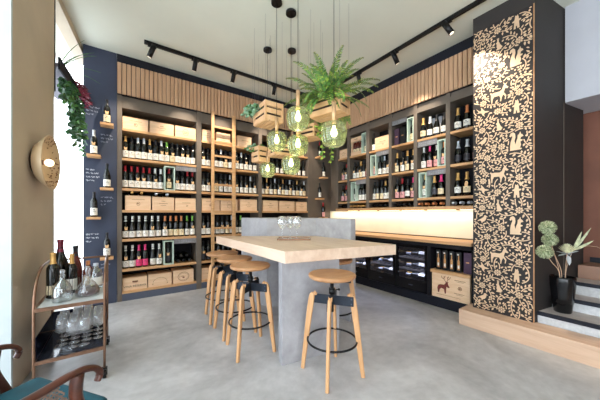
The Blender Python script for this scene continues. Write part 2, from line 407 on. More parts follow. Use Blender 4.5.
# wallpaper motif: woodland animals, flowers and scrolling stems (one printed layer)
def wallpaper():
    W_, H0, H1, PER = .53, .171, 3.325, .872
    cell = .004; NU = int(W_/cell)+1; NV = int((H1-H0)/cell)+1
    occ = bytearray(NU*NV)
    mb = MB()
    R = random.Random(5)
    xo = [0]
    def put(poly):
        k = len(poly); xo[0] = (xo[0]+1) % 7
        x = PX-.0048-.00012*xo[0]
        mb.add([(x, 1.29-u, v+H0) for u, v in poly], [tuple(range(k))])
    def inside(poly, u, v):
        c = False; j = len(poly)-1
        for i in range(len(poly)):
            if (poly[i][1] > v) != (poly[j][1] > v) and u < (poly[j][0]-poly[i][0])*(v-poly[i][1])/(poly[j][1]-poly[i][1])+poly[i][0]: c = not c
            j = i
        return c
    def mark(poly, marg):
        us = [p[0] for p in poly]; vs = [p[1] for p in poly]
        hits = []
        for i in range(max(0, int((min(us))/cell)), min(NU-1, int(max(us)/cell)+1)+1):
            for j in range(max(0, int(min(vs)/cell)), min(NV-1, int(max(vs)/cell)+1)+1):
                if inside(poly, i*cell, j*cell): hits.append((i, j))
        m = int(round(marg/cell))
        for i, j in hits:
            for a in range(max(0, i-m), min(NU, i+m+1)):
                for b in range(max(0, j-m), min(NV, j+m+1)): occ[a*NV+b] = 1
        if not hits: disc(sum(us)/len(us), sum(vs)/len(vs), marg)
    def disc(u, v, r):
        for i in range(max(0, int((u-r)/cell)), min(NU-1, int((u+r)/cell)+1)+1):
            for j in range(max(0, int((v-r)/cell)), min(NV-1, int((v+r)/cell)+1)+1):
                if (i*cell-u)**2+(j*cell-v)**2 <= r*r: occ[i*NV+j] = 1
    def free(u, v):
        i, j = int(u/cell+.5), int(v/cell+.5)
        return 0 <= i < NU and 0 <= j < NV and not occ[i*NV+j]
    def ok(poly): return all(.004 < u < W_-.004 and .004 < v < H1-H0-.004 and free(u, v) for u, v in poly)
    deer = [(.08, 0), (.13, 0), (.15, .22), (.22, .36), (.5, .36), (.56, .2), (.54, 0), (.60, 0), (.64, .22), (.70, .36), (.80, .24), (.78, .05), (.83, .05), (.87, .27), (.74, .48), (.80, .70), (.92, .66), (.98, .72), (.88, .82),
            (.85, .90), (.93, 1.05), (.82, .95), (.70, 1.08), (.75, .92), (.70, .84), (.64, .68), (.52, .60), (.25, .62), (.12, .60), (.04, .68), (.0, .60), (.06, .52), (.05, .3)]
    squir = [(.1, 0), (.75, 0), (.8, .06), (.68, .1), (.75, .25), (.70, .42), (.82, .46), (.84, .52), (.70, .55), (.74, .66), (.88, .70), (.84, .78), (.74, .84), (.70, .97), (.64, .85), (.55, .78), (.54, .62), (.46, .45), (.42, .3),
             (.36, .5), (.42, .7), (.40, .9), (.28, 1.0), (.12, .95), (.06, .8), (.14, .74), (.2, .82), (.24, .74), (.14, .5), (.1, .25)]
    rabb = [(.2, 0), (.7, 0), (.74, .08), (.62, .12), (.7, .3), (.66, .5), (.76, .56), (.72, .64), (.62, .70), (.66, .98), (.58, .98), (.54, .74), (.5, .98), (.42, .95), (.46, .68), (.40, .58), (.3, .4), (.16, .25), (.08, .2), (.1, .1), (.18, .1)]
    swal = [(0, 1), (.3, .6), (.40, .70), (.36, 1.05), (.54, .76), (.66, .52), (.84, .46), (1.0, .38), (.84, .30), (.66, .30), (.60, .1), (.70, -.15), (.48, .12), (.42, .36), (.26, .42), (.02, .45), (.2, .55)]
    bird = [(.1, .3), (0, .15), (.25, .26), (.38, .12), (.36, 0), (.42, 0), (.46, .12), (.62, .2), (.74, .4), (.76, .6), (.90, .62), (.78, .7), (.70, .8), (.58, .78), (.54, .62), (.4, .5)]
    bear = [(.2, 0), (.4, 0), (.42, .2), (.5, .2), (.55, 0), (.75, 0), (.72, .3), (.7, .5), (.9, .55), (.88, .64), (.66, .66), (.68, .8), (.62, .9), (.6, 1), (.52, .94), (.42, .94), (.34, 1), (.34, .86), (.3, .72), (.26, .64), (.08, .6), (.1, .5), (.26, .5), (.24, .3)]
    anim = [(deer, .165, .13, .17, .18, 1), (swal, .03, .02, .13, .10, 1), (bear, .355, -.04, .09, .14, 1), (rabb, .20, -.18, .085, .13, -1), (bird, .04, -.31, .12, .11, 1), (squir, .33, -.42, .14, .19, 1)]
    # animal anchors are given inside one repeat, v measured up from its middle
    base = [.60+PER*k-.19 for k in range(-1, 5)]
    ros = [(.235, .03), (.42, .17), (.10, .16), (.09, -.14), (.42, -.17), (.27, -.36), (.14, -.46), (.30, .26)]
    for b in base:
        for poly, u, v, w, h, s in anim:
            q = [(u+(p[0] if s > 0 else 1-p[0])*w, b+v+p[1]*h) for p in poly]
            if max(p[1] for p in q) > H1-H0-.01 or min(p[1] for p in q) < .005: continue
            put(q); mark(q, .007)
    stems = []
    for b in base:
        for u, v in ros:
            v += b
            if not (.03 < v < H1-H0-.03): continue
            if not free(u, v): continue
            for i in range(8):
                t = 2*PI*i/8
                q = [(u+math.cos(t+a)*r, v+math.sin(t+a)*r) for a, r in ((-.32, .013), (-.32, .029), (0, .037), (.32, .029), (.32, .013))]
                if ok(q): put(q)
            put([(u+.009*math.cos(2*PI*i/10), v+.009*math.sin(2*PI*i/10)) for i in range(10)])
            disc(u, v, .040)
            for i in range(7):
                stems.append((u+.043*math.cos(2*PI*i/7+.3), v+.043*math.sin(2*PI*i/7+.3), 2*PI*i/7+.3, R.choice((-1, 1))))
    R.shuffle(stems)
    def leaf_at(u, v, t, L, Wd):
        q = [(u+math.cos(t)*L*a-math.sin(t)*Wd*c, v+math.sin(t)*L*a+math.cos(t)*Wd*c) for a, c in ((0, 0), (.3, .5), (.65, .42), (1, 0), (.65, -.42), (.3, -.5))]
        if ok(q[1:]): put(q); mark(q, .0035); return True
        return False
    def grow(u, v, t, s, n):
        w = .0048; prev = None; pts = []
        for k in range(n):
            if not (.005 < u < W_-.005 and free(u, v)): break
            pts.append((u, v, t)); t += s*R.uniform(.04, .22); u += .014*math.cos(t); v += .014*math.sin(t)
        if len(pts) < 4: return
        for (a, b, ta), (c, d, tb) in zip(pts, pts[1:]):
            na, nb = (-math.sin(ta)*w, math.cos(ta)*w), (-math.sin(tb)*w, math.cos(tb)*w)
            put([(a-na[0], b-na[1]), (c-nb[0], d-nb[1]), (c+nb[0], d+nb[1]), (a+na[0], b+na[1])])
        for i, (a, b, ta) in enumerate(pts[1:], 1):
            disc(a, b, .006)
        side = 1
        for i, (a, b, ta) in enumerate(pts[1:], 1):
            side = -side
            tt = ta+side*R.uniform(.7, 1.1)
            leaf_at(a-math.sin(ta)*side*.008, b+math.cos(ta)*side*.008, tt, R.uniform(.026, .044), R.uniform(.015, .022))
        a, b, ta = pts[-1]
        a += .017*math.cos(ta); b += .017*math.sin(ta)
        q = [(a+.0125*math.cos(2*PI*i/10), b+.0125*math.sin(2*PI*i/10)) for i in range(10)]
        if ok(q): put(q); disc(a, b, .016)
    for u, v, t, s in stems: grow(u, v, t, s, R.randint(10, 22))
    for _ in range(1100):
        grow(R.uniform(0, W_), R.uniform(0, H1-H0), R.uniform(0, 2*PI), R.choice((-1, 1)), R.randint(6, 15))
    for _ in range(3600):
        u, v = R.uniform(.01, W_-.01), R.uniform(.01, H1-H0-.01)
        if free(u, v):
            if R.random() < .3:
                r_ = R.uniform(.008, .013)
                q = [(u+r_*math.cos(2*PI*i/8), v+r_*math.sin(2*PI*i/8)) for i in range(8)]
                if ok(q): put(q); disc(u, v, r_+.0035)
            else: leaf_at(u, v, R.uniform(0, 2*PI), R.uniform(.022, .038), R.uniform(.013, .019))
    mb.build('printed_motif', M['paper_motif'], pil)
wallpaper()

# chalk handwriting on the wall panel: too small to read in place, drawn as script strokes
def chalk_lines(x, z, widths, m, r):
    mb = MB(); R = random.Random(r)
    for k, w in enumerate(widths):
        u, zz = x, z-.048*k
        while u < x+w:
            ln = R.uniform(.018, .05); pts = []
            for i in range(int(ln/.004)+2):
                pts.append((u+i*.004, YF-.0012, zz+.011*math.sin(i*R.uniform(1.3, 2.1))+R.uniform(-.004, .004)))
            mb.sweep(pts, .0022, .0007, (0, 1, 0))
            u += ln+.014
    mb.build('chalk_writing', m, chalk_wall)
chalk_lines(-.355, 2.68, (.12, .10, .07), M['chalk_dim'], 1)
chalk_lines(-.20, 2.33, (.12, .11, .08), M['chalk_dim'], 2)
chalk_lines(-.355, 1.84, (.09, .13, .13, .06), M['chalk'], 3)
chalk_lines(-.20, 1.47, (.13, .12, .06), M['chalk_dim'], 4)
chalk_lines(-.355, .97, (.13, .11, .06), M['chalk'], 5)
chalk_lines(-.20, .55, (.10, .08), M['chalk_dim'], 6)

# ------------------------------------------------------------------ shelving on the back wall
ZS = [.136, .452, .881, 1.30, 1.612, 2.045, 2.468]   # tops of the boards
bays = [(-.019, .039, 1.047, 'wide oak shelved bay of the back wall beside the chalk panel'),
        (1.047, 1.126, 2.167, 'middle bay of the back wall shelving, behind the wooden ladder'),
        (2.167, 2.24, 3.338, 'bay of the back wall shelving nearest the room corner')]
for i, (u0, x0, x1, lab) in enumerate(bays):
    t = thing('wine_shelving', lab, 'shelving', ((x0+x1)/2, YF, 0), 0, 'shelving bays along the back wall')
    o = tuple(t.location)
    MB().box(u0+.001, x0, YF, YB, 0, 2.93).build('upright', M['upright'], t, o, .003)
    if i == 2: MB().box(x1, 3.447, YF, YB, 0, 2.93).build('upright', M['upright'], t, o, .003)
    MB().box(x0, x1, YB-.02, YB, .1, 2.76).build('back_panel', M['inner'], t, o)
    MB().box(x0, x1, YF+.004, YB, 2.755, 2.87).box(x0, x1, YF+.03, YB, 2.87, 2.93).build('header', M['upright'], t, o)
    MB().box(x0, x1, YF+.002, YB-.02, 0, .10).build('plinth', M['slate'], t, o)
    for z in ZS:
        MB().box(x0+.0005, x1-.0005, YF+.003, YB-.02, z-.034, z).build('shelf_board', M['oak_x'], t, o, .002, 1)

# ------------------------------------------------------------------ upper shelving and counter on the right wall
ZR = [1.35, 1.481, 1.91, 2.355]
rb = [(3.606, 3.86), (3.132, 3.539), (2.656, 3.063), (2.213, 2.598), (1.744, 2.156), (1.305, 1.685)]
for i, (y0, y1) in enumerate(rb):
    nm = 'narrow corner bay of the wall shelving over the counter' if i == 0 else ('bay of the right wall shelving touching the papered pillar' if i == 5 else ORD[i]+' bay from the room corner of the shelving over the lit counter')
    t = thing('wine_shelving', nm, 'shelving', (XF, (y0+y1)/2, 1.30), 0, 'shelving bays over the counter')
    o = tuple(t.location)
    yt = rb[i-1][0] if i else 3.92
    MB().box(XF, XB, y1, yt-.001, 1.35, 2.885).build('upright', M['upright'], t, o, .003)
    MB().box(XB-.02, XB, y0, y1, 1.35, 2.76).build('back_panel', M['inner'], t, o)
    MB().box(XF+.004, XB, y0, y1, 2.755, 2.83).box(XF+.03, XB, y0, y1, 2.83, 2.885).build('header', M['upright'], t, o)
    MB().box(XF-.01, XB, y0-.001, yt-.002, 1.305, 1.35).build('bottom_board', M['oak_y'], t, o, .002, 1)
    MB().box(XB-.03, XB-.018, y0, y1, 1.299, 1.3049).build('light_strip', M['led_warm'], t, o)
    for z in ZR[1:]:
        MB().box(XF+.003, XB-.02, y0+.0005, y1-.0005, z-.034, z).build('shelf_board', M['oak_y'], t, o, .002, 1)
struct('trim_9', MB().box(3.975, 3.999, 1.297, YF-.002, .90, 1.303), M['cream'])

DIV = [(1.30, 1.345), (1.862, 1.91), (2.40, 2.42), (2.945, 2.965), (3.48, 3.53)]
ct = thing('bar_counter', 'dark low counter with long oak worktop along the right wall', 'counter', (XC, 2.8, 0))
o = tuple(ct.location)
MB().box(XC-.008, 3.974, 1.36, YF-.002, .848, .885).build('worktop', M['oak_y'], ct, o, .003)
c = MB().box(XC+.004, 3.97, 1.36, YF-.002, .795, .847)
c.box(XC+.004, 3.97, 3.48, YF-.002, .125, .795)
for a, b in DIV[:-1]: c.box(XC+.002, 3.97, max(a, 1.36), b+.0, .125, .795)
c.box(3.93, 3.97, 1.36, 3.48, .125, .795)
c.build('carcass', M['inner'], ct, o)
MB().box(XC+.006, 3.97, 1.36, YF-.002, 0, .125).build('plinth', M['navy'], ct, o)
MB().box(XC-.004, 3.92, 1.37, 1.861, .456, .495).build('niche_shelf', M['oak_y'], ct, o, .002, 1)
MB().box(XC+.004, 3.92, 1.37, 1.861, .125, .130).build('niche_floor', M['inner'], ct, o)
names = [(1.911, 2.399, 'black glass wine cooler beside the open niche with the stag crate'), (2.421, 2.944, 'black glass wine cooler in the middle of the three under the counter'),
         (2.966, 3.479, 'black glass wine cooler nearest the room corner, partly behind the table')]
COOL = []
for y0, y1, lab in names:
    t = thing('wine_cooler', lab, 'wine cooler', (XC, (y0+y1)/2, .126), 0, 'wine coolers under the counter')
    o = tuple(t.location); w = .035
    h = MB().box(XC+.03, 3.928, y0+.001, y0+.02, .127, .793).box(XC+.03, 3.928, y1-.02, y1-.001, .127, .793).box(XC+.03, 3.928, y0+.02, y1-.02, .127, .145).box(XC+.03, 3.928, y0+.02, y1-.02, .775, .793).box(3.905, 3.928, y0+.02, y1-.02, .145, .775)
    h.box(XC+.03, 3.905, y0+.02, y1-.02, .27, .285)
    h.build('housing', M['black_gloss'], t, o)
    d = MB().box(XC, XC+.028, y0+.002, y0+w, .14, .79).box(XC, XC+.028, y1-w, y1-.002, .14, .79).box(XC, XC+.028, y0+w, y1-w, .755, .79).box(XC, XC+.028, y0+w, y1-w, .14, .29)
    dd = d.build('door', M['black_gloss'], t, o)
    MB().box(XC+.010, XC+.016, y0+w, y1-w, .29, .755).build('door_pane', M['door_glass'], dd)
    MB().box(XC-.0015, XC-.0002, (y0+y1)/2-.03, (y0+y1)/2+.03, .205, .217).build('badge', M['slate'], dd)
    for p in dd.children:
        for v in p.data.vertices: v.co.x -= o[0]; v.co.y -= o[1]; v.co.z -= o[2]
    for z in (.60, .43):
        r_ = MB().box(XC+.05, XC+.066, y0+.021, y1-.021, z-.022, z+.004)
        for k in range(7): r_.box(XC+.066, 3.90, y0+.03+k*(y1-y0-.07)/6, y0+.036+k*(y1-y0-.07)/6, z-.012, z-.004)
        rk = r_.build('rack', M['rack'], t, o)
    for z in (.768, .585, .415):
        MB().box(XC+.09, XC+.10, y0+.06, y1-.06, z-.004, z+.003).build('light_strip', M['led_blue'], t, o)
        light('AREA', 'cooler_led', (XC+.12, (y0+y1)/2, z-.008), 1.3, (.86, .88, 1.), shape='RECTANGLE', size=.03, size_y=y1-y0-.14)
    COOL.append((y0, y1))

# ------------------------------------------------------------------ bottles
PROF = dict(
    bordeaux=dict(p=[(0, 0), (.033, 0), (.0372, .005), (.0372, .188), (.0345, .204), (.022, .222), (.0148, .238), (.0138, .286), (.0156, .288), (.0156, .299), (.0, .300)], r=.0372, lab=(.022, .112), cap=[(.0205, .226), (.0158, .239), (.0150, .284), (.0164, .287), (.0164, .3005), (0, .3012)]),
    burgundy=dict(p=[(0, 0), (.036, 0), (.0405, .005), (.0405, .142), (.037, .166), (.024, .205), (.0160, .232), (.0140, .286), (.0158, .288), (.0158, .299), (0, .300)], r=.0405, lab=(.022, .105), cap=[(.0185, .228), (.0152, .25), (.0152, .284), (.0166, .287), (.0166, .3005), (0, .3012)]),
    champagne=dict(p=[(0, 0), (.038, 0), (.0435, .006), (.0435, .145), (.040, .172), (.026, .220), (.0175, .255), (.0155, .296), (.0175, .298), (.0175, .316), (0, .318)], r=.0435, lab=(.045, .125), cap=[(.0285, .216), (.0190, .255), (.0175, .296), (.0190, .30), (.0190, .3175), (0, .3192)]),
)
for _k in ('bordeaux', 'burgundy'):
    _p = PROF[_k]
    for _n in ('p', 'cap'): _p[_n] = [(r_*1.03, z_*1.10) for r_, z_ in _p[_n]]
    _p['r'] *= 1.03; _p['lab'] = tuple(v*1.06 for v in _p['lab'])
PROTO = {}
def make_bottle(shape, foil, lab, tagged, glass):
    key = (shape, foil, lab, tagged, glass)
    if key in PROTO: return copy_tree(PROTO[key])
    P = PROF[shape]; r = P['r']
    root = MB().lathe(P['p'], 16).build('wine_bottle', M['glass_'+glass])
    MB().lathe(P['cap'], 14).build('foil_capsule', M['foil_'+foil], root)
    z0, z1 = P['lab']
    l = MB()
    a0, a1 = -PI/2-1.25, -PI/2+1.25
    l.lathe([(r+.0008, z0), (r+.0008, z1)], 14, (0, 0, 0), 0, None, a0, a1)
    if lab != 'black':
        l.lathe([(r+.0012, z0+.5*(z1-z0)), (r+.0012, z0+.56*(z1-z0))], 8, (0, 0, 0), 1, None, -PI/2-.6, -PI/2+.6)
        l.lathe([(r+.0012, z0+.30*(z1-z0)), (r+.0012, z0+.33*(z1-z0))], 8, (0, 0, 0), 1, None, -PI/2-.45, -PI/2+.45)
        l.lathe([(r+.0012, z0+.70*(z1-z0)), (r+.0012, z0+.80*(z1-z0))], 6, (0, 0, 0), 1, None, -PI/2-.2, -PI/2+.2)
    l.build('paper_label', [M['paper_'+lab], M['print']], root)
    if tagged:
        g = MB()
        yy = -(r+.003)
        g.add([(-.016, yy, .125), (.016, yy, .125), (.019, yy+.004, .16), (.012, yy+.012, .192), (-.012, yy+.012, .192), (-.019, yy+.004, .16)], [(0, 1, 2, 5), (5, 2, 3, 4)])
        g.add([(-.016, yy+.002, .125), (.016, yy+.002, .125), (.019, yy+.006, .16), (.012, yy+.014, .192), (-.012, yy+.014, .192), (-.019, yy+.006, .16)], [(5, 2, 1, 0), (4, 3, 2, 5)])
        g.torus((0, 0, .222), .0235 if shape != 'champagne' else .028, .0012, 14, 5)
        g.build('neck_tag', M['tag'], root)
    PROTO[key] = root
    return root
BN = dict(bordeaux='straight', burgundy='sloping', champagne='sparkling')
def bottle(x, y, z, shape, foil, lab, tagged, glass, label, group, face=0., lie=None):
    o = make_bottle(shape, foil, lab, tagged, glass)
    o.location = (x, y, z)
    o.rotation_euler = (0, 0, face+rnd.uniform(-.18, .18)) if lie is None else lie
    tag(o, label, 'wine bottle', group)
    return o
def desc(foil, lab, glass):
    ln = {'white': 'white', 'cream': 'cream', 'pink': 'pink', 'black': 'dark', 'rose': 'rose'}[lab]
    return f"{foil} capped bottle with {ln} label"
def row(spec, xs, z, place, wall='B', group='wine bottles standing on the shelves'):
    n = 0
    seen = len(spec)
    for i, (x, sp) in enumerate(zip(xs, spec)):
        shape, foil, lab, tg, gl = sp
        lab_ = f"{desc(foil, lab, gl)}, {ORD[i]} along {place}"
        dy = rnd.uniform(-.012, .012)
        if wall == 'B': bottle(x, YF+.085+dy, z+.0008, shape, foil, lab, tg, gl, lab_, group)
        else: bottle(XF+.09+dy, x, z+.0008, shape, foil, lab, tg, gl, lab_, group, -PI/2)
bd, bu, ch = 'bordeaux', 'burgundy', 'champagne'
def S(shape, foil, lab='white', t=0, g='dark'): return (shape, foil, lab, t, g)
# bay beside the chalk panel
row([S(bd, 'gold', 'white', 1), S(bd, 'black'), S(bd, 'silver'), S(bd, 'silver'), S(bd, 'gold', 'white', 1), S(bd, 'black'), S(bd, 'silver', 'white', 1), S(bd, 'green', 'white', 1, 'green'), S(bd, 'black', 'cream', 1), S(bd, 'black'), S(bd, 'black', 'white', 1), S(bd, 'black', 'white', 1), S(bd, 'black')],
    [.081+.0772*i for i in range(13)], ZS[5], 'top bottle shelf beside the chalk panel')
row([S(bd, 'red'), S(bd, 'red'), S(bd, 'red', 'white', 1), S(bd, 'red', 'white', 1), S(bd, 'red'), S(bd, 'white', 'white', 1), S(bd, 'white')],
    [.0776, .1542, .2308, .3074, .3840, .4606, .5372], ZS[4], 'red capped row beside the chalk panel')
row([S(bd, 'black', 'white', 1), S(bd, 'black'), S(bd, 'red'), S(bd, 'red', 'white', 1)], [.772, .850, .926, 1.003], ZS[4], 'shelf under a grey board, wide bay')
row([S(bu, 'white', 'white', 1), S(bu, 'white'), S(bu, 'white'), S(bu, 'white'), S(bu, 'white', 'white', 1), S(bu, 'white'), S(bd, 'copper', 'white', 1), S(bd, 'copper', 'cream'), S(bd, 'copper', 'cream'), S(bd, 'copper', 'cream'), S(bd, 'green'), S(bd, 'green', 'white', 1)],
    [.083, .167, .251, .335, .419, .503, .595, .674, .752, .830, .920, 1.002], ZS[2], 'white and copper row beside chalk panel')
row([S(bu, 'white', 'white', 1), S(bu, 'white'), S(bd, 'pink', 'pink', 1), S(bd, 'pink', 'pink'), S(bu, 'white'), S(bu, 'white', 'white', 1)],
    [.082, .166, .248, .328, .430, .5145], ZS[1], 'pink bottle shelf beside the chalk panel')
# bay behind the ladder
mix = [S(bd, 'black', 'white', 1), S(bd, 'black'), S(bd, 'black', 'white', 0), S(bd, 'silver'), S(bd, 'black', 'cream', 1), S(bd, 'black'), S(bd, 'black', 'white', 1), S(bd, 'silver', 'white'), S(bd, 'black', 'white', 1), S(bd, 'black'), S(bd, 'black', 'white')]
xs11 = [1.174, 1.256, 1.394, 1.478, 1.562, 1.646, 1.765, 1.854, 1.945, 2.036, 2.122]
row(mix, xs11, ZS[5], 'top bottle shelf behind the ladder')
row([mix[i] for i in (1, 0, 4, 2, 8, 3, 0, 1, 8, 3, 6)], xs11, ZS[4], 'middle bottle shelf behind the ladder')
row([mix[i] for i in (0, 1, 3, 2, 8, 4, 3, 1)]+[S(bd, 'green', 'white', 0, 'green')], [1.174, 1.256, 1.338, 1.42, 1.504, 1.588, 1.672, 1.756, 1.845], ZS[2], 'shelf level with the table, behind the ladder')
row([S(bd, 'black', 'black', i % 3 == 0) for i in range(10)], [1.174+.087*i for i in range(10)], ZS[1], 'low shelf behind the ladder and stools')
# bay by the corner
row([S(bd, 'black', 'white', i in (1, 4, 7)) for i in range(10)], [2.32, 2.42, 2.52, 2.62, 2.73, 2.84, 2.95, 3.06, 3.16, 3.27], ZS[5], 'high shelf of the corner bay')
row([S(bd, ('black', 'gold', 'black', 'silver')[i % 4], ('white', 'cream')[i % 2], i % 3 == 1) for i in range(12)], [2.30+.0895*i for i in range(12)], ZS[4], 'full bottle row of the corner bay')
# lying bottles on the low shelf beside the chalk panel
k = 0
for r_, n in enumerate((3, 2)):
    for i in range(n):
        x = .78+.088*i+.044*r_; z = ZS[1]+.0395+.0765*r_
        bottle(x, YF+.36, z, bd, 'black', 'black', 0, 'dark', f"dark bottle in the pile beside low mint frame, {'bottom' if r_ == 0 else 'upper'} layer, {ORD[i]} along", 'wine bottles lying in a pile', 0, (PI/2, 0, 0))
# right wall
bayn = ['corner bay over the counter', 'second bay over the counter', 'third bay over the counter', 'fourth bay over the counter', 'fifth bay over the counter', 'counter bay beside papered pillar']
def rrow(spec, ys, lv, bay): row(spec, ys, ZR[lv], f"{['', 'lower', 'middle', 'upper'][lv]} shelf, {bayn[bay]}", 'R', 'wine bottles over the counter')
rrow([S(bd, 'black', 'rose', 1), S(bd, 'red', 'white', 1)], [3.80, 3.70], 2, 0)
rrow([S(bd, 'black', 'rose'), S(bd, 'red', 'rose', 1)], [3.80, 3.70], 1, 0)
rrow([S(bd, 'black', 'white', 1), S(bd, 'black'), S(bd, 'gold', 'cream', 1), S(bd, 'black', 'white'), S(bd, 'black', 'rose', 1)], [3.49, 3.41, 3.33, 3.25, 3.175], 2, 1)
rrow([S(bd, 'black'), S(bd, 'black', 'white'), S(bd, 'black', 'white')], [3.345, 3.262, 3.18], 1, 1)
rrow([S(bd, 'black'), S(bd, 'silver'), S(bd, 'black', 'white', 1)], [2.885, 2.80, 2.712], 2, 2)
rrow([S(bd, 'black', 'white'), S(bd, 'black', 'cream'), S(bd, 'black', 'cream'), S(bd, 'gold', 'white'), S(bd, 'black')], [3.015, 2.937, 2.86, 2.782, 2.705], 1, 2)
rrow([S(bd, 'black')], [3.01], 3, 2)
rrow([S(bd, 'gold', 'cream', 1), S(bd, 'black', 'white', 1), S(bd, 'gold', 'cream', 1), S(bd, 'gold', 'white', 1)], [2.55, 2.455, 2.362, 2.268], 2, 3)
rrow([S(bd, 'black', 'rose', 1), S(bd, 'red', 'rose'), S(ch, 'black', 'white'), S(bd, 'pink', 'rose', 1)], [2.55, 2.46, 2.364, 2.27], 1, 3)
rrow([S(ch, 'gold', 'cream'), S(ch, 'white', 'white'), S(ch, 'black', 'white'), S(ch, 'black', 'white')], [2.10, 2.005, 1.905, 1.805], 3, 4)
rrow([S(bd, 'white', 'white'), S(bd, 'pink', 'rose'), S(bd, 'white', 'rose', 1)], [2.10, 2.008, 1.915], 2, 4)
rrow([S(ch, 'gold', 'black', 0), S(ch, 'pink', 'cream')], [1.945, 1.84], 1, 4)
rrow([S(ch, 'gold', 'white'), S(ch, 'copper', 'white'), S(ch, 'gold', 'cream')], [1.625, 1.51, 1.40], 3, 5)
rrow([S(ch, 'silver', 'black'), S(ch, 'silver', 'black'), S(ch, 'black', 'rose')], [1.625, 1.51, 1.40], 2, 5)
rrow([S(ch, 'gold', 'white'), S(ch, 'gold', 'cream', 1), S(ch, 'silver', 'white')], [1.625, 1.51, 1.40], 1, 5)
# bottles lying in the low slot under the lower shelf
for b, (y0, y1) in enumerate(rb):
    n = 2 if b == 0 else 4
    for i in range(n):
        y = y1-.05-i*(y1-y0-.10)/(n-1)
        fo = ['black', 'gold', 'black', 'black', 'copper', 'silver'][b]
        bottle(XF+.297, y, ZR[0]+.0395, bd, fo, 'white' if b != 4 else 'cream', 0, 'dark', f"{fo} capped bottle lying in low slot, {ORD[i]} along, {bayn[b]}", 'bottles lying under the lower shelf', 0, (0, -PI/2, 0))
# bottles in the coolers
for (y0, y1), cn in zip(COOL, ('cooler beside the open niche', 'middle wine cooler', 'wine cooler nearest the corner')):
    for z, zn in ((.605, 'upper rack'), (.435, 'middle rack'), (.286, 'bottom')):
        for i in range(2):
            bottle(XC+.13+.10*i, (y0+.05 if i == 0 else y0+.10)+rnd.uniform(0, .02), z+.039, bd, ('silver', 'gold')[i], 'white', 0, 'dark', f"bottle lying in the {'front' if i == 0 else 'rear'} row, {zn} of the {cn}", 'bottles inside the wine coolers', 0, (-PI/2, 0, 0))

# mint display frames, each with a bottle inside
def mint_frame(cx, cy, z, w, wall, label, binfo, blabel):
    d, h, th = .20, .372, .016
    t = MB()
    if wall == 'B':
        y0, y1 = YF+.01, YF+.01+d
        t.box(cx-w/2, cx-w/2+th, y0, y1, z, z+h).box(cx+w/2-th, cx+w/2, y0, y1, z, z+h).box(cx-w/2+th, cx+w/2-th, y0, y1, z, z+th).box(cx-w/2+th, cx+w/2-th, y0, y1, z+h-th, z+h)
        o = t.build('display_frame', M['mint'], None, (cx, YF+.01, z), .002, 1)
        bottle(cx, YF+.09, z+th+.0008, *binfo, blabel, 'bottles in mint frames')
    else:
        x0, x1 = XF+.01, XF+.01+d
        t.box(x0, x1, cy-w/2, cy-w/2+th, z, z+h).box(x0, x1, cy+w/2-th, cy+w/2, z, z+h).box(x0, x1, cy-w/2+th, cy+w/2-th, z, z+th).box(x0, x1, cy-w/2+th, cy+w/2-th, z+h-th, z+h)
        o = t.build('display_frame', M['mint'], None, (XF+.01, cy, z), .002, 1)
        bottle(XF+.09, cy, z+th+.0008, *binfo, blabel, 'bottles in mint frames', -PI/2)
    tag(o, label, 'display frame', 'mint display frames')
E1 = .0008
mint_frame(.652, 0, ZS[4]+E1, .15, 'B', 'pale mint open frame on the red capped bottle shelf', S(bd, 'red', 'cream', 1), 'red capped bottle with cream label inside a mint frame, back wall')
mint_frame(.640, 0, ZS[1]+E1, .14, 'B', 'pale mint open frame beside the pile of lying bottles', S(bd, 'black', 'black', 1), 'dark bottle with tan neck tag inside low mint frame, back wall')
mint_frame(0, 3.194, ZR[3]+E1, .115, 'R', 'mint frame beside the crate of white bottles, second bay', S(bd, 'white', 'cream'), 'white capped bottle inside mint frame, upper shelf of second bay')
mint_frame(0, 2.985, ZR[2]+E1, .12, 'R', 'mint frame on the middle shelf of the third bay', S(bd, 'red', 'rose', 1), 'red capped bottle inside mint frame, middle shelf of third bay')
mint_frame(0, 3.455, ZR[1]+E1, .13, 'R', 'mint frame on the lower shelf of the second bay', S(bd, 'white', 'white'), 'white capped bottle inside mint frame, lower shelf of second bay')
mint_frame(0, 2.275, ZR[3]+E1, .11, 'R', 'mint frame beside the purple boxes, upper shelf of fourth bay', S(bd, 'black', 'cream'), 'black capped bottle inside mint frame, upper shelf of fourth bay')
mint_frame(0, 1.805, ZR[2]+E1, .11, 'R', 'mint frame on the middle shelf of the fifth bay', S(bd, 'copper', 'rose', 1), 'copper capped bottle inside mint frame, middle shelf of fifth bay')
mint_frame(0, 2.078, ZR[1]+E1, .12, 'R', 'mint frame on the lower shelf of the fifth bay', S(bd, 'gold', 'white', 1), 'gold capped bottle inside mint frame, lower shelf of fifth bay')
# grey boards hung under the shelf above
def board(wall, a0, a1, z1, h, label):
    b = MB()
    if wall == 'B': b.box(a0, a1, YF+.012, YF+.026, z1-h, z1)
    else: b.box(XF+.012, XF+.026, a0, a1, z1-h, z1)
    o = b.build('sign_board', M['slate_board'], None, (a0, YF, z1-h) if wall == 'B' else (XF, a0, z1-h), .001, 1)
    R = random.Random(int(a0*1000)); s = MB(); u = a0+.03
    while u < a1-.03:
        w = R.uniform(.012, .03)
        for dz in (.3, .6):
            if wall == 'B': s.box(u, u+w, YF+.0112, YF+.0118, z1-h+h*dz, z1-h+h*dz+.004)
            else: s.box(XF+.0112, XF+.0118, u, u+w, z1-h+h*dz, z1-h+h*dz+.004)
        u += w+.012
    s.build('faint_script', M['chalk_dim'], o, (a0, YF, z1-h) if wall == 'B' else (XF, a0, z1-h))
    tag(o, label, 'sign board', 'grey sign boards on the shelves')
board('B', .735, 1.045, ZS[5]-.0345, .08, 'grey board under the top bottle shelf, right of the mint frame')
board('B', .716, 1.045, ZS[2]-.0345, .075, 'grey board above the pile of lying bottles')
